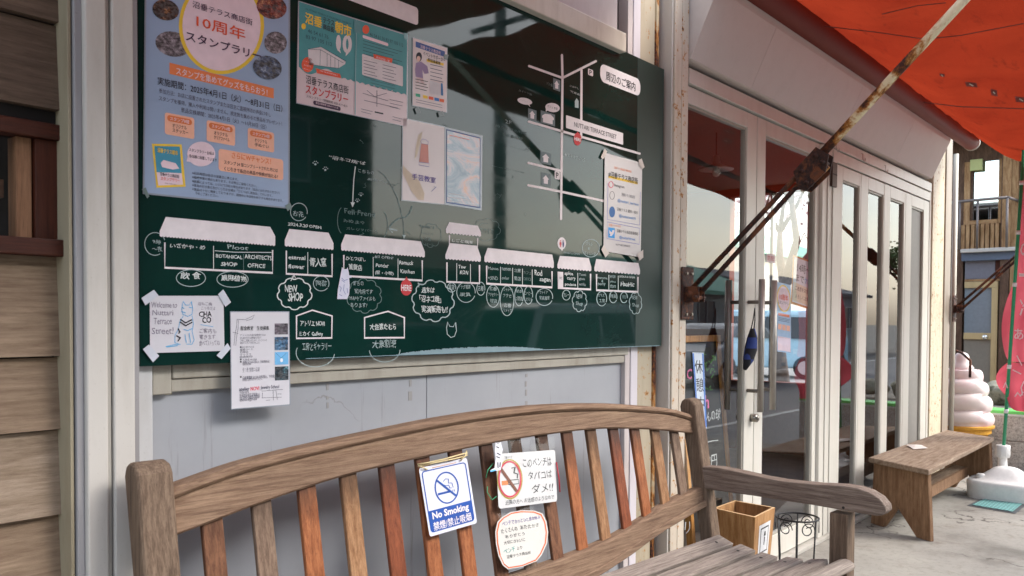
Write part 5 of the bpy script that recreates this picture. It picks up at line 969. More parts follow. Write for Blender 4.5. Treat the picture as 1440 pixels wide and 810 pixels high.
# rounded second note
oc = [(733, 717.5), (752, 718), (763, 722), (768.5, 733), (771, 748), (769.5, 764), (762, 780), (755, 789), (735, 797), (714, 800.5), (707, 795), (701, 782), (697.5, 765), (696.5, 748), (699.5, 734), (706, 727), (718, 720)]
nn = thing('handwritten_sign', 'rounded handwritten note with an orange crayon border, in the lower clear bag on the bench', 'sign', tuple(PB(.012)(733, 760)))
vs = [PB(.012)(*p) for p in oc]+[PB(.010)(*p) for p in oc]; n_ = len(oc)
fixn(mk('panel', vs, [tuple(range(n_)), tuple(range(2*n_-1, n_-1, -1))]+[(i, (i+1) % n_, (i+1) % n_+n_, i+n_) for i in range(n_)], lam_mat((226, 222, 214), .5), nn))
ic = [(733.5+(a-733.5)*.93, 759+(b-759)*.95) for a, b in oc]; CRY = flat((224, 110, 66), .8)
for a_, b_2, wd in ((0, 6, 1.7), (6, 10, 1.6), (8, 12, 1.), (11, 15, 1.8), (14, 17, 1.6)): stroke(nn, s1, [ic[k % n_] for k in range(a_, b_2+1)], wd, CRY, name='crayon_line')
VIO = flat((90, 70, 140), .6); TLG = flat((40, 150, 140), .6)
for s_, q, mt in (('ベンチでホッとひと息お休み', [(706, 733), (759, 724.5), (760, 729.5), (707, 740)], VIO), ('たくさんの', [(704.5, 744), (727, 739.5), (728, 746), (705.5, 750.5)], PEN), ('あたたかさ', [(731, 739), (757, 735.5), (758, 740.5), (732, 745)], PEN), ('ありがとう', [(710, 752.5), (737, 747.5), (738, 752.5), (711, 757.5)], PEN), ('大切にきれいに', [(708, 761), (738, 756), (739, 761), (709, 766)], PEN), ('ベンチ', [(708, 772), (724, 768.5), (725, 775), (709, 779)], TLG), ('より', [(726.5, 769), (734, 767.5), (734.5, 772), (727, 774)], PEN), ('沼垂テラス商店街', [(712, 781), (746, 774.5), (746.8, 778.5), (713, 786)], PEN)): txt(nn, s1, s_, q, mt, .004, .8, 'handwriting')
bagmesh(nn, [(693, 724), (775, 706), (778, 796), (699, 810)], .018)
#@@NEXT4
# ================================================================== PLANTER BOX BIN AND WIRE STAND BEHIND THE BENCH
PINE = wood((158, 114, 70), (186, 144, 98), (118, 78, 46), 2, .5, 22, .3, 'varnished_pine', .2)
bt = [G(*p, .45) for p in ((1003, 714.5), (1062, 727.5), (1090, 713.5), (1033, 703.5))]; bc = sum(bt, Vector())/4
bb = [Vector((bc.x+(p.x-bc.x)*.74, bc.y+(p.y-bc.y)*.74, 0)) for p in bt]; inn = [bc+(p-bc)*.90 for p in bt]; inb = [Vector((bc.x+(p.x-bc.x)*.84, bc.y+(p.y-bc.y)*.84, .2)) for p in bt]
bn = thing('wooden_bin', 'square tapered pine box bin with a small white label standing behind the bench end', 'bin', (bc.x, bc.y, 0))
mk('body', bt+bb, [(i, i+4, (i+1) % 4+4, (i+1) % 4) for i in range(4)]+[(4, 7, 6, 5)], PINE, bn)
mk('rim', bt+inn, [(i, (i+1) % 4, (i+1) % 4+4, i+4) for i in range(4)], wood((196, 160, 116), (222, 190, 146), (150, 110, 70), 0, .6, 22, .2, 'pale_pine_edge', .2), bn)
mk('lining', inn+inb, [(i, (i+1) % 4, (i+1) % 4+4, i+4) for i in range(4)]+[(4, 5, 6, 7)], wood((150, 110, 70), (180, 138, 92), (70, 46, 30), 2, .7, 22, .6, 'stained_pine_inside', .2), bn)
fr_ = lambda u, v, o=.0015: ((bt[1]*(1-u)+bt[2]*u)*v+(bb[1]*(1-u)+bb[2]*u)*(1-v))+((bt[2]-bt[1]).cross(Vector((0, 0, 1)))).normalized()*o
PWH = flat((218, 218, 220), .6)
def face(name, pts, mat, o=.0015): return mk(name, [fr_(u, v, o) for u, v in pts], [tuple(range(len(pts)))], mat, bn)
face('label', [(.22, .42), (.80, .42), (.80, .88), (.22, .88)], PWH); face('label_frame', [(.30, .56), (.72, .56), (.72, .84), (.30, .84)], DK, .002); face('label_field', [(.33, .575), (.69, .575), (.69, .825), (.33, .825)], PWH, .0025)
face('label_mark', [(.47, .74), (.58, .74), (.55, .79), (.50, .79)], DK, .003); face('label_mark', [(.49, .64), (.53, .64), (.55, .73), (.49, .73)], DK, .003)
t_ = textmesh('すいがら', .0); mk('lettering', [fr_(.28+.46*u, .47+.06*v, .002) for u, v in t_[0]], t_[1], DK, bn)
rc = G(1121, 727.5, .45); RR_ = .098
IRON = flat((26, 26, 28), .45, .3)
ws = thing('wire_stand', 'black wrought iron wire plant stand with scrolls beside the pine bin', 'plant stand', (rc.x, rc.y, 0))
MB().tube([(rc.x+RR_*cos(a), rc.y+RR_*sin(a), .45) for a in [2*pi*k/32 for k in range(33)]], .0045, 8, False).build('top_ring', IRON, ws, True)
MB().tube([(rc.x+.085*cos(a), rc.y+.085*sin(a), .17) for a in [2*pi*k/32 for k in range(33)]], .003, 8, False).build('lower_ring', IRON, ws, True)
for k in range(6):
    a = radians(20+60*k); MB().tube([(rc.x+RR_*cos(a), rc.y+RR_*sin(a), .45), (rc.x+.088*cos(a), rc.y+.088*sin(a), .25), (rc.x+.105*cos(a), rc.y+.105*sin(a), .0)], .0035, 6).build('leg', IRON, ws, True)
    a += radians(30); pts = []
    for j in range(20): th = j/19*2*pi*1.35; r_ = .036*(1-j/19*.65); pts.append((rc.x+RR_*cos(a)+(-sin(a))*r_*cos(th), rc.y+RR_*sin(a)+cos(a)*r_*cos(th), .410+r_*sin(th)))
    MB().tube(pts, .0025, 6).build('scroll', IRON, ws, True)
# ================================================================== SECOND BENCH (plank bench by the doors)
WB = wood((124, 104, 86), (152, 134, 116), (82, 58, 44), 0, .75, 30, .4, 'worn_plank_top'); WBV = wood((118, 88, 64), (150, 118, 90), (88, 58, 38), 2, .7, 24, .4, 'worn_plank_side')
tq = [G(*p, .462) for p in ((1221, 643), (1306, 661), (1398, 615), (1331, 604.5))]
b2 = thing('plank_bench', 'low brown plank bench with notched end boards by the far glass doors', 'bench', tuple((tq[0]+tq[2])/2-Vector((0, 0, .462))))
vs = [p+Vector((0, 0, .0)) for p in tq]+[p-Vector((0, 0, .035)) for p in tq]
o = fixn(mk('seat', vs, [(0, 1, 2, 3), (7, 6, 5, 4)]+[(i, i+4, (i+1) % 4+4, (i+1) % 4) for i in range(4)], WB, b2)); bv = o.modifiers.new('b', 'BEVEL'); bv.width = .008; bv.segments = 2
def endboard(u, nm='end_board'):
    a = tq[0]*(1-u)+tq[3]*u; b = tq[1]*(1-u)+tq[2]*u; d = (b-a); L_ = d.length; d = d/L_; n_ = Vector((d.y, -d.x, 0)); n_ = n_ if n_.x > 0 else -n_
    pr = [(.02, .427), (.02, .0), (.13, .0), (.215, .115), (L_-.02-.12, .0), (L_-.01, .0), (L_-.03, .427)]
    pr = [(.02, .4268), (.0, .0), (L_*.22, .0), (L_*.46, .16), (L_*.78, .0), (L_-.0, .0), (L_-.03, .4268)]
    a0 = Vector((a.x, a.y, 0))
    o = fixn(MB().prism(pr, 0, .03, lambda s_, z, t: a0+d*s_+n_*t+Vector((0, 0, z))).build(nm, WBV, b2)); bv = o.modifiers.new('b', 'BEVEL'); bv.width = .003; bv.segments = 1; bv.limit_method = 'ANGLE'
endboard(.035); endboard(.965)
def midpt(u, v): return (tq[0]*(1-u)+tq[3]*u)*(1-v)+(tq[1]*(1-u)+tq[2]*u)*v
def beam(nm, u0, u1, v0, v1, z0, z1, mat):
    q = [midpt(u0, v0), midpt(u0, v1), midpt(u1, v1), midpt(u1, v0)]; vs = [Vector((p.x, p.y, z0)) for p in q]+[Vector((p.x, p.y, z1)) for p in q]
    return fixn(mk(nm, vs, [(3, 2, 1, 0), (4, 5, 6, 7)]+[(i, (i+1) % 4, (i+1) % 4+4, i+4) for i in range(4)], mat, b2))
beam('lower_shelf', .06, .945, .27, .50, .19, .20, WB); beam('stretcher', .06, .945, .505, .55, .125, .203, WBV); beam('stretcher', .06, .945, .22, .265, .125, .203, WBV); beam('divider', .12, .15, .50, .56, .204, .426, WBV)
pp_ = midpt(.38, .22); pn = thing('paper_slip', 'small crumpled white paper lying on the plank bench', 'paper', (pp_.x, pp_.y, .463))
vs = [(pp_.x-.12, pp_.y-.03, .466), (pp_.x-.02, pp_.y-.10, .470), (pp_.x+.14, pp_.y-.02, .467), (pp_.x+.03, pp_.y+.06, .475), (pp_.x+.01, pp_.y-.01, .484)]
mk('sheet', vs, [(0, 1, 4), (1, 2, 4), (2, 3, 4), (3, 0, 4)], flat((206, 198, 192), .6), pn)
#@@NEXT5
# ================================================================== THINGS AT THE GLASS DOORS
g0_ = PW(-.031); gi = PW(-.06)
mq = [W(a, b, .22) for a, b in ((940, 473), (1010, 480), (1024, 700), (940, 740))]
me_ = thing('menu_board', 'dark menu board in an orange wood frame leaning inside the first glass door', 'menu board', ((mq[0].x+mq[1].x)/2, .3, .02))
ORW = wood((196, 138, 72), (222, 168, 100), (150, 96, 44), 2, .5, 30, .2, 'orange_wood', .15)
xa_, xb_, zt_ = mq[0].x+.1, mq[1].x, mq[1].z
MB().prism([(.22, zt_), (.235, zt_), (.135, .30), (.12, .30)], xa_, xb_-.03, lambda u, v, a: (a, u, v)).build('writing_panel', flat((38, 42, 42), .4), me_)
box('frame_top', ORW, me_, xa_-.03, xb_, .205, .24, zt_+.001, zt_+.035, .003)
for x in (xa_-.03, xb_-.029): fixn(MB().prism([(.205, zt_), (.24, zt_), (.12, .022), (.085, .022)], x, x+.029, lambda u, v, a: (a, u, v)).build('frame_leg', ORW, me_))
MW = PW(-.115)
for s_, q, mt in (('んの球', ((993, 578), (1013, 590)), CHW), ('メ＿＿', ((988, 606), (1010, 619)), CHW), ('80円', ((990, 642), (1008, 655)), CHW), ('(リ', ((957, 737), (970, 752)), CHW)): txt(me_, MW, s_, q, mt, .008, .8, 'handwriting')
PKC = flat((226, 110, 160), .7)
txt(me_, MW, 'C', ((966, 519), (973, 533)), PKC, .02, 0, 'handwriting'); txt(me_, MW, 'h', ((991, 556), (997, 574)), PKC, .02, 0, 'handwriting')
mb = MB(); GRC = flat((92, 140, 82), .8); rr = random.Random(9)
for k in range(22): x, y = rr.uniform(990, 1007), rr.uniform(498, 550); stroke(me_, MW, [(x, y), (x+rr.uniform(-4, 4), y+rr.uniform(-4, 4)), (x+rr.uniform(-4, 4), y+rr.uniform(-4, 4))], 1.1, GRC, into=mb)
mb.build('chalk_leaf_drawing', GRC, me_, kind='stuff')
QK = [(973.5, 495.5), (989.5, 496), (994, 602.5), (981, 601.5)]
ks = thing('break_sign', 'narrow white strip with blue border reading on break, on the first glass door', 'sign', tuple(W(983, 600, .03)))
mk('strip', [PW(-.0305)(*p) for p in QK], [(3, 2, 1, 0)], flat((206, 216, 226), .4), ks); f = UV(QK)
stroke(ks, PW(-.030), [f(.08, .012), f(.92, .012), f(.92, .985), f(.08, .985)], 1.5, flat((86, 128, 200), .4), True, 'border_line')
for i, ch in enumerate('休憩中'): txt(ks, PW(-.0295), ch, qq4(f, .16, .10+.24*i, .86, .28+.24*i), BLK, .0, .3, 'lettering')
# hanging card about opening hours, inside the second door
QH = [(1117, 361), (1153, 374), (1152.5, 437), (1114, 424)]
hc = thing('hanging_card', 'wood framed card of afternoon hours hanging on a string inside the second door', 'card', tuple(W(1134, 400, .05)))
mk('frame', [PW(-.052)(*p) for p in [(1115, 358), (1155, 372), (1154.5, 440), (1112, 427)]]+[PW(-.060)(*p) for p in [(1115, 358), (1155, 372), (1154.5, 440), (1112, 427)]], [(3, 2, 1, 0), (4, 5, 6, 7), (0, 1, 5, 4), (1, 2, 6, 5), (2, 3, 7, 6), (3, 0, 4, 7)], ORW, hc)
h1, h2 = PW(-.0515), PW(-.051); f = UV(QH); mk('paper', [h1(*p) for p in QH], [(3, 2, 1, 0)], flat((206, 218, 222), .4), hc); poly(hc, PW(-.0513), [f(.02, .55), f(.98, .62), f(.98, .98), f(.02, .97)], flat((214, 206, 176), .5), 'cream_band')
GNC = flat((60, 110, 100), .6)
txt(hc, h2, '14時〜15時', qq4(f, .14, .10, .96, .30), GNC, .012); txt(hc, h2, 'まで', qq4(f, .10, .36, .40, .52), GNC, .02); txt(hc, h2, '休憩中', qq4(f, .42, .36, .82, .52), flat((90, 170, 210), .6), .01); txt(hc, h2, 'ご迷惑をおかけします', qq4(f, .08, .62, .90, .72), BLK, .006); txt(hc, h2, 'よろしくお願いします', qq4(f, .10, .80, .92, .89), BLK, 0)
MB().tube([PW(-.05)(1118, 359), PW(-.05)(1131, 327), PW(-.05)(1150, 371)], .0022, 6).build('string', flat((120, 90, 60), .8), hc)
# blue ring poster inside the second door, sticker on the stile
QP = [(1092, 396), (1112, 401), (1112.5, 497), (1093, 494)]
dp = thing('door_poster', 'pale blue event poster with yellow ring behind the glass of the second door', 'poster', tuple(W(1102, 450, .05))); f = UV(QP)
mk('sheet', [PW(-.052)(*p) for p in QP], [(3, 2, 1, 0)], flat((160, 190, 220), .5), dp)
poly(dp, PW(-.0515), [f(.5+.48*cos(t/20*2*pi), .22+.20*sin(t/20*2*pi)) for t in range(20)], YEL, 'ring'); poly(dp, PW(-.051), [f(.5+.42*cos(t/20*2*pi), .22+.175*sin(t/20*2*pi)) for t in range(20)], PNK, 'ring_field')
txt(dp, PW(-.0505), '10周年', qq4(f, .2, .16, .8, .25), REDO, .03); txt(dp, PW(-.0505), 'スタンプラリー', qq4(f, .1, .26, .9, .31), BLK, .02); poly(dp, PW(-.0513), [f(.1, .44), f(.9, .44), f(.9, .48), f(.1, .48)], ORA, 'banner_strip')
for i in range(3): poly(dp, PW(-.0513), [f(.08+.3*i, .60), f(.32+.3*i, .60), f(.32+.3*i, .68), f(.08+.3*i, .68)], PEA, 'prize_box')
for i in range(4): stroke(dp, PW(-.0513), [f(.1, .51+.02*i+(.22 if i > 2 else 0)), f(.9, .51+.02*i+(.22 if i > 2 else 0))], .6, GRYT, name='text_line')
poly(dp, PW(-.0513), [f(.04, .78), f(.96, .78), f(.96, .98), f(.04, .98)], PNK, 'white_box')
st = thing('door_sticker', 'tiny red lettered white sticker on the second door glass beside the stile', 'sticker', tuple(W(1084, 362, .03))); poly(st, PW(-.0305), [(1078, 356), (1090, 358), (1090, 370), (1078, 368.5)], flat((220, 200, 200), .5), 'label'); txt(st, PW(-.030), '防犯', [(1079.5, 359), (1088.5, 360.5), (1088.5, 367), (1079.5, 366)], SG, .01)
# dark blue fish shaped pouch hanging from the handle
hp = thing('hanging_pouch', 'dark blue and black patterned long pouch hanging by a cord from the door handle', 'pouch', tuple(W(1053, 520, -.06)))
hs_ = PW(.075); pc_ = [(1061, 436), (1059.5, 462)]
MB().tube([hs_(1061.5, 433), hs_(1059, 450), hs_(1056, 464)], .003, 6).tube([hs_(1061.5, 433), hs_(1061.5, 450), hs_(1060, 464)], .003, 6).build('cord', BLACK, hp, True)
cl_ = [(1058.5, 462), (1058, 475), (1056, 490), (1052.5, 505), (1047.5, 519)]; rad = [.012, .026, .032, .027, .010]
def pouchmat():
    m, n, p, o = nodes('indigo_check_cloth'); v = coords(n, (1, 1, 1), rnd=False); ck = N(n, 'ShaderNodeTexChecker'); ck.inputs['Scale'].default_value = 18; n.links.new(v, ck.inputs['Vector']); ck.inputs[1].default_value = c(20, 20, 26); ck.inputs[2].default_value = c(34, 52, 110); n.links.new(ck.outputs[0], p.inputs['Base Color']); p.inputs['Roughness'].default_value = .9; return m
MB().tube([hs_(*p) for p in cl_], .02, 12, True, rad).build('pouch_body', pouchmat(), hp, True)
# sign on the last grey panel
ms = thing('vertical_sign', 'white vertical sign strip on the last grey door panel at the right', 'sign', tuple(W(1286, 372, .03))); poly(ms, PW(-.0365), [(1279.5, 305), (1291.5, 309.5), (1291.5, 373.5), (1279.5, 372)], WHITE, 'strip')
txt(ms, PW(-.036), 'ま', [(1281, 313), (1288.5, 315), (1288.5, 334), (1281, 332.5)], DK, .02); txt(ms, PW(-.036), 'す', [(1282, 338), (1289.5, 339.5), (1289.5, 360), (1282, 359)], DK, .02)
poly(ms, PW(-.0365), [(1279.5, 393), (1291, 396), (1291, 434), (1279.5, 433)], flat((190, 186, 176), .5), 'lower_sheet'); poly(ms, PW(-.036), ell(1283.5, 415, 3.2, 10.5, 16), flat((206, 186, 110), .5), 'round_mark'); poly(ms, PW(-.0355), ell(1283.5, 415, 1.9, 6, 14), flat((196, 192, 184), .5), 'round_mark')
# ================================================================== RIGHT END: low wall, terrace, old house
def granite():
    m, n, p, o = nodes('speckled_granite'); v = coords(n, (1, 1, 1), rnd=False); a = noise(n, v, 70, 4, .8); n.links.new(ramp(n, a, [(.35, c(120, 116, 110)), (.5, c(184, 180, 172)), (.7, c(214, 210, 202))]), p.inputs['Base Color']); p.inputs['Roughness'].default_value = .8; bump(n, a, p, .4, .004); return m
GRA = granite()
lw = thing('low_wall', 'low grey speckled stone wall with a green painted top at the right edge', 'wall', (9.45, -1.2, -.13))
for i, (z0, z1) in enumerate(((-.13, .243), (.249, .485))):
    for j, (a, b) in enumerate(((-1.6, -.7), (-.694, .3), (.306, 1.2))): box('stone_slab', GRA, lw, 9.3, 9.55, a, b, z0, z1, .004)
box('top_edge', flat((214, 218, 212), .6), lw, 9.29, 9.56, -1.6, 1.2, .486, .505, .002); box('green_top', flat((110, 206, 104), .5), lw, 9.288, 9.56, -1.6, 1.2, .506, .535, .002)
tr = box('terrace', noisy((120, 114, 104), (154, 148, 136), 9, .95, 'terrace_soil'), None, 9.562, 20, -1.6, 1.2, -.13, .44, 0); tr['kind'] = 'structure'
STN = noisy((112, 112, 98), (158, 156, 138), 9, .9, 'mossy_stone', (84, 84, 66), .8)
for i, (y, x, s_) in enumerate(((-.02, 11.0, .17), (-.36, 10.9, .15), (-.62, 11.0, .13), (.35, 11.1, .16), (-.95, 11.0, .15), (-1.3, 10.9, .14))):
    bm = bmesh.new(); bmesh.ops.create_icosphere(bm, subdivisions=3, radius=1)
    rr = random.Random(20+i)
    for v in bm.verts: k = 1+.14*sin(v.co.x*3+i)+.12*sin(v.co.y*4+i*2)+.1*sin(v.co.z*5+i*3); v.co = Vector((x+v.co.x*s_*k*.9, y+v.co.y*s_*1.25*k, .50+s_*.5+v.co.z*s_*.8*k))
    bm.verts.index_update(); o = mk('stone', [v.co.copy() for v in bm.verts], [[v.index for v in f_.verts] for f_ in bm.faces], STN, None, True); bm.free()
    tag(o, ('mossy grey rock behind the low wall, nearest the ice cream figure', 'smaller mossy rock right of the first behind the low wall', 'rock hidden behind the pink banner on the terrace', 'rock on the terrace hidden behind the ice cream figure', 'rock farther right on the terrace past the banner', 'last small rock on the terrace far right')[i], 'rock', 'rocks behind the low wall')
HX = 12.
def hx(px, py): return X(px, py, HX)
oh = thing('old_house', 'old dark wooden house with a mirror-like upper window and beige framed glass door', 'house', (13, 0, .44))
DKW = wood((84, 64, 52), (112, 88, 72), (52, 40, 34), 2, .8, 14, .5, 'dark_old_timber'); TNW = wood((146, 112, 78), (184, 150, 112), (92, 66, 44), 2, .8, 14, .5, 'tan_timber_upright'); TNH = wood((146, 112, 78), (184, 150, 112), (92, 66, 44), 1, .8, 14, .5, 'tan_timber_beam')
BEI = paint((186, 164, 122), .45, .3, name='beige_aluminium')
wl, wr, wt, wb = hx(1357, 228).y, hx(1412, 228).y, hx(1385, 226).z, hx(1385, 315).z
YR = -.42
# wall blocks round the openings
box('wall', DKW, oh, HX, 16, wl+.001, 2.2, .44, 5.2, 0); box('wall', DKW, oh, HX, 16, YR, wr-.001, 1.95, 5.2, 0); box('wall', DKW, oh, HX+.001, 16, wr, wl, wt, 5.2, 0); box('wall', DKW, oh, HX+.12, 16, YR, wl, .44, wt-.001, 0)
box('eave', flat((40, 34, 32), .9), oh, HX-.5, HX-.002, YR, 2.2, 3.68, 3.86, .01); box('roof', flat((70, 72, 76), .7), oh, HX-.8, 16.4, YR-.3, 2.6, 5.2, 5.35, .02)
MIR = flat((232, 240, 242), .03, 1.)
wn = box('window', TNW, oh, HX-.03, HX+.02, wl-.002, wl-.07, wb, wt, .003); box('window_frame', TNW, oh, HX-.03, HX+.02, wr+.002, wr+.05, wb, wt, .003)
box('pane', MIR, wn, HX+.03, HX+.04, wr+.05, wl-.07, wb+.05, wt, 0)
box('window_bar', DKW, wn, HX-.01, HX+.029, hx(1366, 260).y-.02, hx(1366, 260).y+.02, wb+.05, wt, 0); box('window_rail', TNH, wn, HX-.035, HX+.02, wr+.051, wl-.071, wb, wb+.05, .003)
ya, yb = hx(1352, 335).y, hx(1414, 335).y; zb_, za_ = hx(1380, 350).z, wb-.003; n_ = 9
for i in range(n_): y0 = yb+(ya-yb)*i/n_; box('sill_board', TNW, oh, HX-.05-(i % 2)*.01, HX-.001, y0+.006, y0+(ya-yb)/n_-.006, zb_, za_, .004)
box('ledge', flat((196, 192, 186), .6), oh, HX-.16, HX-.001, YR+.2, wl, zb_-.05, zb_-.004, .006); box('ledge_rail', flat((92, 104, 124), .6), oh, HX-.10, HX-.001, YR+.2, wl, zb_-.15, zb_-.052, .004)
t0, t1 = hx(1370, 396).z, hx(1370, 363).z; box('transom_panel', flat((116, 118, 128), .3), oh, HX-.03, HX+.11, hx(1400, 380).y-.0, wl-.03, t0+.03, t1, .003); box('transom_side', REDV, oh, HX-.035, HX+.11, hx(1408, 380).y, hx(1400, 380).y-.003, t0+.03, t1, .003); box('transom_sill', TNH, oh, HX-.045, HX+.10, hx(1408, 380).y, wl-.03, t0, t0+.028, .003)
dy0, dy1 = hx(1404, 440).y, wl-.03; d0, dm0, dm1, db = hx(1370, 405).z, hx(1370, 468).z, hx(1370, 477).z, .5
dr = MB().box(HX-.05, HX+.02, dy0, dy1, d0, t0-.004, .004).box(HX-.05, HX+.02, dy0, dy0+.07, db, d0-.001, .004).box(HX-.049, HX+.02, dy0+.071, dy1, dm1, dm0, .004).box(HX-.05, HX+.02, dy0+.071, dy1, db, db+.08, .004).build('door', BEI, oh)
box('pane', flat((124, 134, 142), .08), dr, HX-.02, HX-.01, dy0+.07, dy1, dm0, d0, 0); box('lower_panel', flat((128, 122, 112), .5), dr, HX-.02, HX-.01, dy0+.07, dy1, db+.08, dm1, 0); MB().tube([(HX-.05, dy0+.13, dm1+.03), (HX-.08, dy0+.13, dm1+.03)], .03, 10).build('knob', flat((226, 226, 220), .2, .8), dr, True)
box('corner_post', DKW, oh, HX-.08, HX+.02, dy0-.12, dy0-.02, .44, 3.68, .006); box('corner_post', TNW, oh, HX-.07, HX+.02, dy0-.20, dy0-.125, .44, 3.68, .006); box('corner_post', TNW, oh, HX-.085, HX+.02, wr-.10, wr-.003, zb_, 3.68, .006)
for k, y in enumerate((-.33,)): box('wall_batten', DKW, oh, HX-.03, HX-.001, y-.03, y+.03, .44, 3.68, .004)
IR = flat((120, 112, 110), .5, .5); zr = hx(1380, 286).z
MB().tube([(HX-.32, ya+.1, zr), (HX-.32, wr-.1, zr+.01)], .018, 8).build('balcony_rail', IR, oh, True); MB().tube([(HX-.32, wr-.1, zr+.01), (HX-.0, wr-.2, zr-.02)], .018, 8).build('balcony_rail', IR, oh, True)
for y in (wl-.02, (wl+wr)/2-.0, wr-.1): MB().tube([(HX-.32, y, zr), (HX-.32, y, zb_-.02)], .014, 8).build('baluster', IR, oh, True)
MB().tube([(HX-.1, wr-.25, 1.0), (HX-.1, wr-.25, 3.6)], .025, 8).build('rain_pipe', flat((60, 60, 62), .5), oh, True); box('fuse_box', flat((176, 182, 120), .5), oh, HX-.06, HX-.03, wl-.21, wl-.07, wt-.12, wt+.02, .005)
# ================================================================== ICE CREAM FIGURE
ic0 = Vector((9.0, -.015, 0)); ic = thing('ice_cream_figure', 'large pale pink soft-serve ice cream cone figure beyond the plank bench', 'ice cream figure', tuple(ic0))
def icmat():
    m, n, p, o = nodes('pale_pink_gloss'); v = coords(n, (1, 1, 1), rnd=False); a = noise(n, v, 3, 6); n.links.new(ramp(n, a, [(.3, c(232, 198, 198)), (.5, c(224, 210, 206)), (.72, c(208, 198, 190))]), p.inputs['Base Color']); p.inputs['Roughness'].default_value = .3; return m
segs_, tw = 48, 170; vs = []; fs = []
# swirl: each tier is a bulging ring drifting upward
tiers = [(.40, .545, .285), (.53, .70, .268), (.675, .83, .235), (.80, .945, .185)]
def icr(z, a):
    r = 0
    for k, (z0, z1, R_) in enumerate(tiers):
        zz = z-.035*(a/(2*pi))+.017; t = (zz-z0)/(z1-z0)
        if 0 <= t <= 1: r = max(r, R_*(.76+.24*sqrt(max(0, 1-(2*t-1)**2))))
    if z < .44: r = max(r, .26)
    return r
zs = [.40+.53*i/90 for i in range(91)]
for z in zs:
    for k in range(segs_): a = 2*pi*k/segs_; r = max(icr(z, (a+2.2) % (2*pi)), .10*(1-(z-.8)) if z > .8 else .15); vs.append((ic0.x+r*cos(a), ic0.y+r*sin(a), z))
for i in range(90):
    for k in range(segs_): fs.append((i*segs_+k, i*segs_+(k+1) % segs_, (i+1)*segs_+(k+1) % segs_, (i+1)*segs_+k))
fs.append(tuple(90*segs_+k for k in range(segs_)))
mk('swirl', vs, fs, icmat(), ic, True)
MB().lathe([(0, .90), (.10, .915), (.105, .95), (.075, .985), (.066, 1.02), (.064, 1.05), (.05, 1.078), (.028, 1.092), (0, 1.096)], ic0.x, ic0.y, 28).build('tip', icmat(), ic, True)
CON = noisy((196, 140, 40), (214, 160, 60), 14, .4, 'waffle_cone_gloss', bs=.1)
MB().lathe([(.0, .412), (.27, .412), (.288, .405), (.285, .385), (.262, .372), (.262, .335), (.235, .325), (.16, .05), (.15, .0), (0, 0)], ic0.x, ic0.y, 36).build('cone', CON, ic, False)
MB().tube([X(1320, 485, 8.75), X(1352, 496, 8.75), X(1364.5, 507, 8.75), X(1364, 531, 8.75)], .012, 8).build('rusty_rod', RSD, ic, True)
# ================================================================== BANNER WITH BASE, MAT
pb, pt = X(1410, 650, 7.7), X(1437.5, 245, 7.7)
ptt = pt+(pt-pb)*.25
bf = thing('banner_flag', 'pink-red shop banner on a green pole standing in a white plastic base', 'banner', (pb.x, pb.y, 0))
MB().tube([pb-(pt-pb)*.05, ptt], .013, 12).build('pole', flat((34, 150, 104), .35), bf, True)
for t in (.18, .335, .62, .80, .97): p = pb+(pt-pb)*t; MB().tube([p-(pt-pb).normalized()*.016, p+(pt-pb).normalized()*.016], .0165, 12).build('pole_clip', WHITE, bf, True)
def bannermat():
    m, n, p, o = nodes('pink_red_cloth'); n.nodes.remove(p); v = coords(n, (1, 1, 1), rnd=False); a = noise(n, v, 2, 4); col = ramp(n, a, [(.3, c(206, 84, 100)), (.7, c(224, 108, 122))])
    d = N(n, 'ShaderNodeBsdfDiffuse'); t = N(n, 'ShaderNodeBsdfTranslucent'); n.links.new(col, d.inputs[0]); n.links.new(col, t.inputs[0]); mx = N(n, 'ShaderNodeMixShader'); mx.inputs[0].default_value = .4; n.links.new(d.outputs[0], mx.inputs[1]); n.links.new(t.outputs[0], mx.inputs[2]); n.links.new(mx.outputs[0], o.inputs[0]); return m
BNM = bannermat()
le = [(1439, 248), (1434, 300), (1429, 350), (1427, 395), (1419, 412), (1410, 440), (1407.5, 465), (1411, 492), (1417, 508)]; le2 = [(1417, 509), (1404, 520), (1399, 532), (1404, 545), (1411, 553), (1417, 560), (1420, 574), (1429, 578)]
def cloth(name, left, right_px, xoff, rip):
    vs = []; fs = []; nu = 16
    for i, (a, b) in enumerate(left):
        for j in range(nu+1):
            u = j/nu; px = a+(right_px-a)*u; vs.append(X(px, b+7*u, 7.72+xoff+rip*sin(u*9+i*.8)+rip*.6*sin(u*21+i)))
    for i in range(len(left)-1):
        for j in range(nu): k = i*(nu+1)+j; fs.append((k, k+1, k+nu+2, k+nu+1))
    o = mk(name, vs, fs, BNM, bf, True); sb = o.modifiers.new('s', 'SUBSURF'); sb.levels = 1; sb.render_levels = 2; return o
cloth('cloth', le, 1505, .02, .03); cloth('cloth_fold', le2, 1500, .01, .04)
BT = flat((238, 206, 206), .7); XB = lambda px, py: X(px, py, 7.665)
for s_, q in (('の', [(1435, 340), (1452, 341), (1452, 362), (1435, 361)]), ('ー', [(1433, 384), (1450, 385), (1450, 390), (1433, 389)]), ('冷', [(1434, 420), (1452, 421), (1452, 446), (1434, 445)]), ('あ', [(1426.5, 462), (1439, 463), (1439, 478), (1426.5, 477)])): txt(bf, XB, s_, q, BT, .01)
for pp in ([(1424, 520), (1436, 526)], [(1430, 500), (1437, 514)], [(1427, 558), (1431, 552), (1435, 557), (1439, 551)], [(1440, 536), (1436, 545), (1438, 556)], [(1411, 545), (1414, 538), (1417, 546)]): stroke(bf, XB, pp, 1.6, BT, name='printed_stroke')
PLS = flat((222, 220, 216), .35); bc_ = Vector((7.62, -.64, 0)); vs = []; fs = []; nr, na = 14, 40
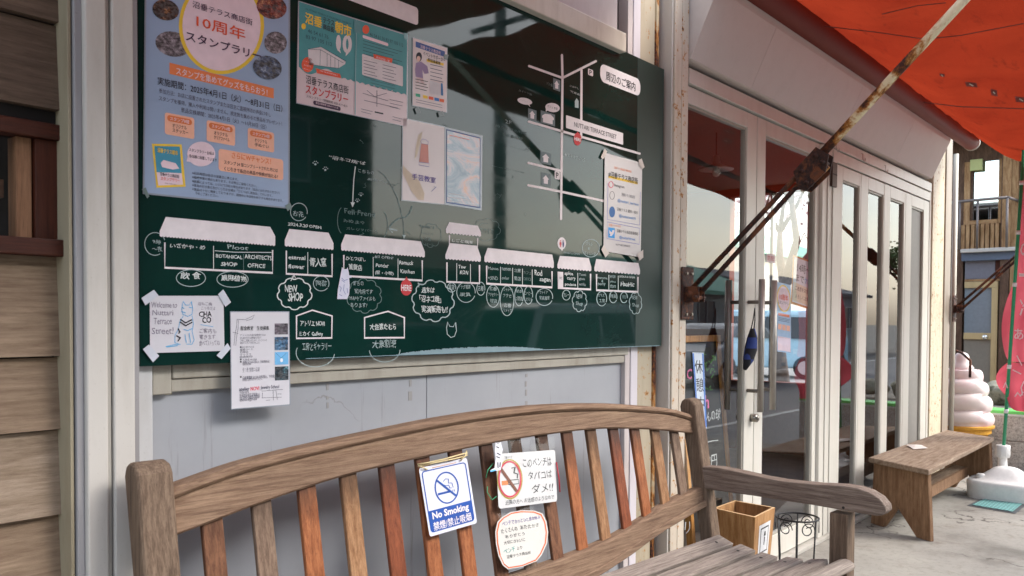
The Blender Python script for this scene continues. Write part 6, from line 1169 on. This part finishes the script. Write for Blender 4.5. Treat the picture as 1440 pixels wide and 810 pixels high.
for i in range(nr+1):
    t = i/nr
    for k in range(na):
        a = 2*pi*k/na; sx, sy = .21, .27; e = 3.2
        cx_, sx_ = cos(a), sin(a); rx = abs(cx_)**(2/e)*(1 if cx_ > 0 else -1); ry = abs(sx_)**(2/e)*(1 if sx_ > 0 else -1)
        if t < .36: s_ = .97+.03*t/.36; z = t/.36*.125
        elif t < .5: u = (t-.36)/.14; s_ = 1-.10*u; z = .125+.018*sin(u*pi/2)
        else: u = (t-.5)/.5; s_ = .90-.78*u; z = .143+.105*(.5-.5*cos(u*pi))
        vs.append((bc_.x+sx*rx*s_, bc_.y+sy*ry*s_, z))
for i in range(nr):
    for k in range(na): fs.append((i*na+k, i*na+(k+1) % na, (i+1)*na+(k+1) % na, (i+1)*na+k))
fs.append(tuple(nr*na+k for k in range(na))); mk('base', vs, fs, PLS, bf, True)
MB().lathe([(.035, .22), (.032, .30), (.034, .305), (.050, .31), (.052, .40), (.046, .405), (.0, .405)], pb.x, pb.y, 24).build('base_neck', PLS, bf, True)
for k in range(10): a = 2*pi*k/10; MB().box(pb.x+.048*cos(a)-.004, pb.x+.048*cos(a)+.004, pb.y+.048*sin(a)-.004, pb.y+.048*sin(a)+.004, .32, .39, .002).build('knob_rib', PLS, bf)
MB().lathe([(.034, .12), (.034, .178), (.026, .184), (0, .184)], bc_.x-.08, bc_.y+.16, 18).build('filler_cap', PLS, bf, True)
def gratemat():
    m, n, p, o = nodes('teal_lattice'); v = coords(n, (1, 1, 1), rnd=False); ma = N(n, 'ShaderNodeMapping'); ma.inputs['Rotation'].default_value = (0, 0, radians(45)); n.links.new(v, ma.inputs[0])
    br = N(n, 'ShaderNodeTexBrick'); br.offset = 0; br.inputs['Scale'].default_value = 30; br.inputs['Mortar Size'].default_value = .18; br.inputs['Brick Width'].default_value = 1; br.inputs['Row Height'].default_value = 1; n.links.new(ma.outputs[0], br.inputs['Vector'])
    br.inputs['Color1'].default_value = c(52, 88, 88); br.inputs['Color2'].default_value = c(60, 98, 96); br.inputs['Mortar'].default_value = c(120, 176, 172); n.links.new(br.outputs[0], p.inputs['Base Color']); p.inputs['Roughness'].default_value = .6; bump(n, br.outputs['Fac'], p, .8, .006); return m
gq = [G(*p) for p in ((1360, 711.5), (1383, 700.5), (1448, 707), (1428, 723))]; gc_ = sum(gq, Vector())/4
mt_ = thing('drain_grate', 'teal lattice drain cover in a dark frame in front of the white banner base', 'drain cover', (gc_.x, gc_.y, 0))
mk('frame', [p+Vector((0, 0, .004)) for p in gq], [(0, 1, 2, 3)], flat((66, 70, 72), .7), mt_); mk('lattice', [gc_+(p-gc_)*.84+Vector((0, 0, .009)) for p in gq], [(0, 1, 2, 3)], gratemat(), mt_)
#@@NEXT6
# ================================================================== ACROSS THE STREET (mirrored in the board and the glass)
def windows(par, x0, x1, y, zrow, n, wmat, d=-1, wd=1.2, ht=1.1):
    for z in zrow:
        for i in range(n):
            cx = x0+(x1-x0)*(i+.5)/n; fr = MB().box(cx-wd/2, cx+wd/2, y, y+.06, z, z+.06).box(cx-wd/2, cx+wd/2, y, y+.06, z+ht-.06, z+ht).box(cx-wd/2, cx-wd/2+.05, y, y+.06, z+.06, z+ht-.06).box(cx+wd/2-.05, cx+wd/2, y, y+.06, z+.06, z+ht-.06).box(cx-.02, cx+.02, y, y+.06, z+.06, z+ht-.06).build('window', wmat, par)
            MB().box(cx-wd/2+.05, cx+wd/2-.05, y+.01, y+.02, z+.06, z+ht-.06).build('pane', flat((60, 70, 80), .08), fr)
def house(label, x0, x1, y0, y1, h, wall, roofc, rise, nwin, gable='x'):
    t = thing('house', label, 'house', ((x0+x1)/2, (y0+y1)/2, -.13)); box('wall', wall, t, x0, x1, y0, y1, -.13, h, 0); e = .45
    if rise:
        ym = (y0+y1)/2; pr = [(y1+e, h-.05), (ym, h+rise), (y0-e, h-.05), (y0-e, h+.08), (ym, h+rise+.15), (y1+e, h+.08)]
        fixn(MB().prism([(y1+e, h-.05), (y1+e, h+.08), (ym, h+rise+.15), (ym, h+rise)], x0-e, x1+e, lambda u, v, a: (a, u, v)).build('roof', roofc, t)); fixn(MB().prism([(y0-e, h-.05), (y0-e, h+.08), (ym-.001, h+rise+.15), (ym-.001, h+rise)], x0-e, x1+e, lambda u, v, a: (a, u, v)).build('roof', roofc, t))
        fixn(MB().prism([(y1, h), (ym, h+rise), (y0, h)], x0+.01, x1-.01, lambda u, v, a: (a, u, v)).build('gable', wall, t))
    else: box('roof', roofc, t, x0-.2, x1+.2, y0-.2, y1+.2, h+.002, h+.25, 0)
    rows = [1.0]+([3.7] if h > 4.8 else []); windows(t, x0+.5, x1-.5, y1+.001, rows, nwin, flat((150, 150, 150), .4))
    box('door', flat((90, 70, 56), .6), t, x0+.25, x0+1.1, y1+.002, y1+.05, -.1, 2.0, 0); return t
R1, R2, R3 = flat((70, 74, 80), .7), flat((96, 70, 54), .8), flat((96, 150, 130), .6)
house('tall dark brown house across the street, mirrored at the left of the board', -9, 10.5, -19, -10.2, 7.0, noisy((60, 52, 46), (84, 74, 66), 2, .9, 'dark_cladding'), R1, 1.6, 6)
house('low brown roofed shed across the street behind the parked cars', 11.2, 19.5, -16, -10.4, 2.3, noisy((128, 116, 98), (158, 146, 126), 2, .9, 'tan_render'), R2, .9, 3)
house('grey house across the street with a pale green roof', 22.5, 30, -17, -11.4, 2.3, noisy((138, 140, 140), (166, 168, 166), 2, .9, 'grey_render'), R3, 1.1, 3)
house('long low grey house farther along the street', 33, 44, -20, -12, 2.6, noisy((110, 116, 124), (140, 144, 150), 2, .9, 'blue_grey_render'), R1, 1.0, 4)
house('pale house behind the shop seen through the far opening', 26, 36, 10, 18, 3.6, noisy((170, 166, 156), (196, 190, 180), 2, .9, 'pale_render'), R3, 1.5, 3)
def car(label, x, y, z, rgb, rot=0, van=False):
    t = thing('parked_car', label, 'car', (x, y, z), rot, 'cars parked across the street', local=True)
    L_, Wd = (3.4, .74) if van else (4.0, .82); M_ = flat(rgb, .25)
    if van: side = [(-1.7, .28), (-1.7, .85), (-1.62, 1.0), (-1.25, 1.72), (-1.1, 1.80), (1.55, 1.82), (1.67, 1.70), (1.70, .9), (1.70, .28)]; gls = [(-1.42, 1.05), (-1.15, 1.62), (1.5, 1.66), (1.58, 1.08)]
    else: side = [(-2.0, .30), (-2.0, .68), (-1.85, .86), (-1.0, .98), (-.45, 1.40), (-.1, 1.46), (.9, 1.45), (1.35, 1.30), (1.75, 1.0), (2.0, .92), (2.0, .30)]; gls = [(-.82, 1.0), (-.38, 1.36), (.95, 1.38), (1.5, 1.02)]
    vs = []; n_ = len(side)
    for yy, k in ((-Wd, 1), (Wd, 1)):
        for a, b in side: vs.append((a, yy*(1-.16*max(0, (b-.95))/.8), b))
    o = fixn(mk('body', vs, [tuple(range(n_)), tuple(range(2*n_-1, n_-1, -1))]+[(i, i+n_, (i+1) % n_+n_, (i+1) % n_) for i in range(n_)], M_, t)); bv = o.modifiers.new('b', 'BEVEL'); bv.width = .05; bv.segments = 3; bv.limit_method = 'ANGLE'
    GLC = flat((30, 36, 42), .06)
    for s_ in (-1, 1):
        P_ = lambda a, b: (a, s_*(Wd*(1-.16*max(0, (b-.95))/.8)+.006), b); q = [P_(*p) for p in gls]; mk('side_window', q, [(0, 1, 2, 3)], GLC, t)
        mk('window_pillar', [P_(gls[1][0]*.3+gls[2][0]*.55-.03, 1.02), P_(gls[1][0]*.3+gls[2][0]*.55+.03, 1.02), P_(gls[1][0]*.3+gls[2][0]*.55+.03, 1.6 if van else 1.37), P_(gls[1][0]*.3+gls[2][0]*.55-.03, 1.6 if van else 1.37)], [(0, 1, 2, 3)], M_, t).location = (0, s_*.004, 0)
    i0 = 2 if van else 3; a, b = side[i0], side[i0+1]
    mk('windscreen', [(a[0]-.012+.02, -.62, a[1]+.05), (a[0]-.012+.02, .62, a[1]+.05), (b[0]-.03, .56, b[1]-.03), (b[0]-.03, -.56, b[1]-.03)], [(0, 1, 2, 3)], GLC, t)
    for wx in (-L_*.31, L_*.31):
        for s_ in (-1, 1):
            wv = MB().tube([(wx, s_*(Wd-.16), .30), (wx, s_*(Wd+.012), .30)], .30, 22).build('wheel', flat((24, 24, 26), .8), t, False); MB().tube([(wx, s_*(Wd+.012), .30), (wx, s_*(Wd+.018), .30)], .18, 16).build('rim', flat((170, 172, 176), .3, .6), wv)
    for s_ in (-.5, .5): box('headlight', flat((226, 226, 216), .1), t, -L_/2-.012, -L_/2+.04, s_-.13, s_+.13, .62, .76, .02)
    for s_ in (-.55, .55): box('tail_light', flat((150, 20, 20), .2), t, L_/2-.02, L_/2+.012, s_-.08, s_+.08, .70, .86, .01)
    box('number_plate', flat((226, 226, 220), .4), t, -L_/2-.02, -L_/2-.002, -.17, .17, .38, .54, 0); return t
car('white boxy van parked across the street, mirrored low in the board', 12.4, -7.4, -.136, (214, 216, 214), 0, True)
car('dark grey car parked across the street left of the white van', 8.2, -7.5, -.136, (60, 64, 70))
car('silver car parked across the street, mirrored in the first glass door', 19.0, -7.4, -.136, (176, 180, 184))
car('pale blue van parked across the street, farthest in the row', 24.5, -7.4, -.136, (140, 184, 206), 0, True)
car('light blue van parked behind the shop, seen through the doors', 22.5, 7.6, -.136, (150, 184, 200), radians(100), True)
def pole(x, y, label):
    t = thing('utility_pole', label, 'utility pole', (x, y, -.13), group=None); MB().tube([(x, y, -.13), (x, y, 8.8)], .15, 12, True, [.16, .11]).build('post', flat((128, 126, 122), .9), t, True)
    for z in (7.4, 8.2): box('crossarm', flat((90, 90, 92), .6), t, x-.05, x+.05, y-.8, y+.8, z, z+.09, .005)
    MB().tube([(x+.35, y, 6.2), (x+.35, y, 7.0)], .2, 14).build('transformer', flat((140, 142, 144), .6), t, True); return t
pole(13.4, -9.6, 'grey utility pole across the street between the tall house and shed'); pole(31.6, -9.6, 'grey utility pole farther down the street past the green roof')
for k, (z, y) in enumerate(((7.5, -9.0), (8.3, -10.2), (6.8, -9.6))):
    pts = [(13.4+18.2*i/16, y, z-.35*sin(pi*i/16)) for i in range(17)]; o = MB().tube(pts, .018, 5, False).build('power_line', BLACK, None, True)
    tag(o, ('front overhead wire between the two utility poles', 'rear overhead wire, highest between the two poles', 'lowest overhead wire between the two poles')[k], 'wire', 'wires between the utility poles')
def tree(x, y, h, label, name, ca, cb, n=5200, lz=.05):
    rr = random.Random(int(x*7+y)); t = thing(name, label, 'tree', (x, y, -.13)); mb = MB(); tips = []
    def br(p, d, l, r, k):
        q = p+d*l; m_ = p+d*l*.5+Vector((rr.uniform(-.1, .1), rr.uniform(-.1, .1), .05))*l; mb.tube([p, m_, q], r, 7, True, [r, r*.8, r*.6])
        if k <= 2: tips.append(q); tips.append(m_)
        if k == 0: return
        for i in range(3 if k > 1 else 4):
            nd = (d+Vector((rr.uniform(-.9, .9), rr.uniform(-.9, .9), rr.uniform(-.15, .5)))).normalized(); br(q, nd, l*rr.uniform(.62, .8), r*.58, k-1)
    br(Vector((x, y, -.13)), Vector((.03, .02, 1)), h*.30, .17, 4)
    mb.build('trunk', noisy((62, 50, 44), (92, 76, 66), 8, .95, 'bark'), t, True)
    vs = []; fs = []
    for i in range(n):
        p = rr.choice(tips)+Vector((rr.gauss(0, .20), rr.gauss(0, .20), rr.gauss(0, .17))); a = Vector((rr.gauss(0, 1), rr.gauss(0, 1), rr.gauss(0, 1))).normalized()*lz; b = a.cross(Vector((rr.gauss(0, 1), rr.gauss(0, 1), rr.gauss(0, 1)))).normalized()*lz
        k = len(vs); vs += [p-a, p-b, p+a, p+b]; fs.append((k, k+1, k+2, k+3))
    mk('crown', vs, fs, noisy(ca, cb, 1.5, .8, 'blossom'), t, kind='stuff')
tree(17.5, 5.2, 7.5, 'cherry tree in pale pink blossom behind the shop, seen through the doors', 'cherry_tree', (206, 176, 176), (232, 214, 212))
tree(47, -10.5, 6.5, 'green leafy tree far down the street past the last grey house', 'street_tree', (50, 70, 36), (92, 112, 60), 4200, .07)
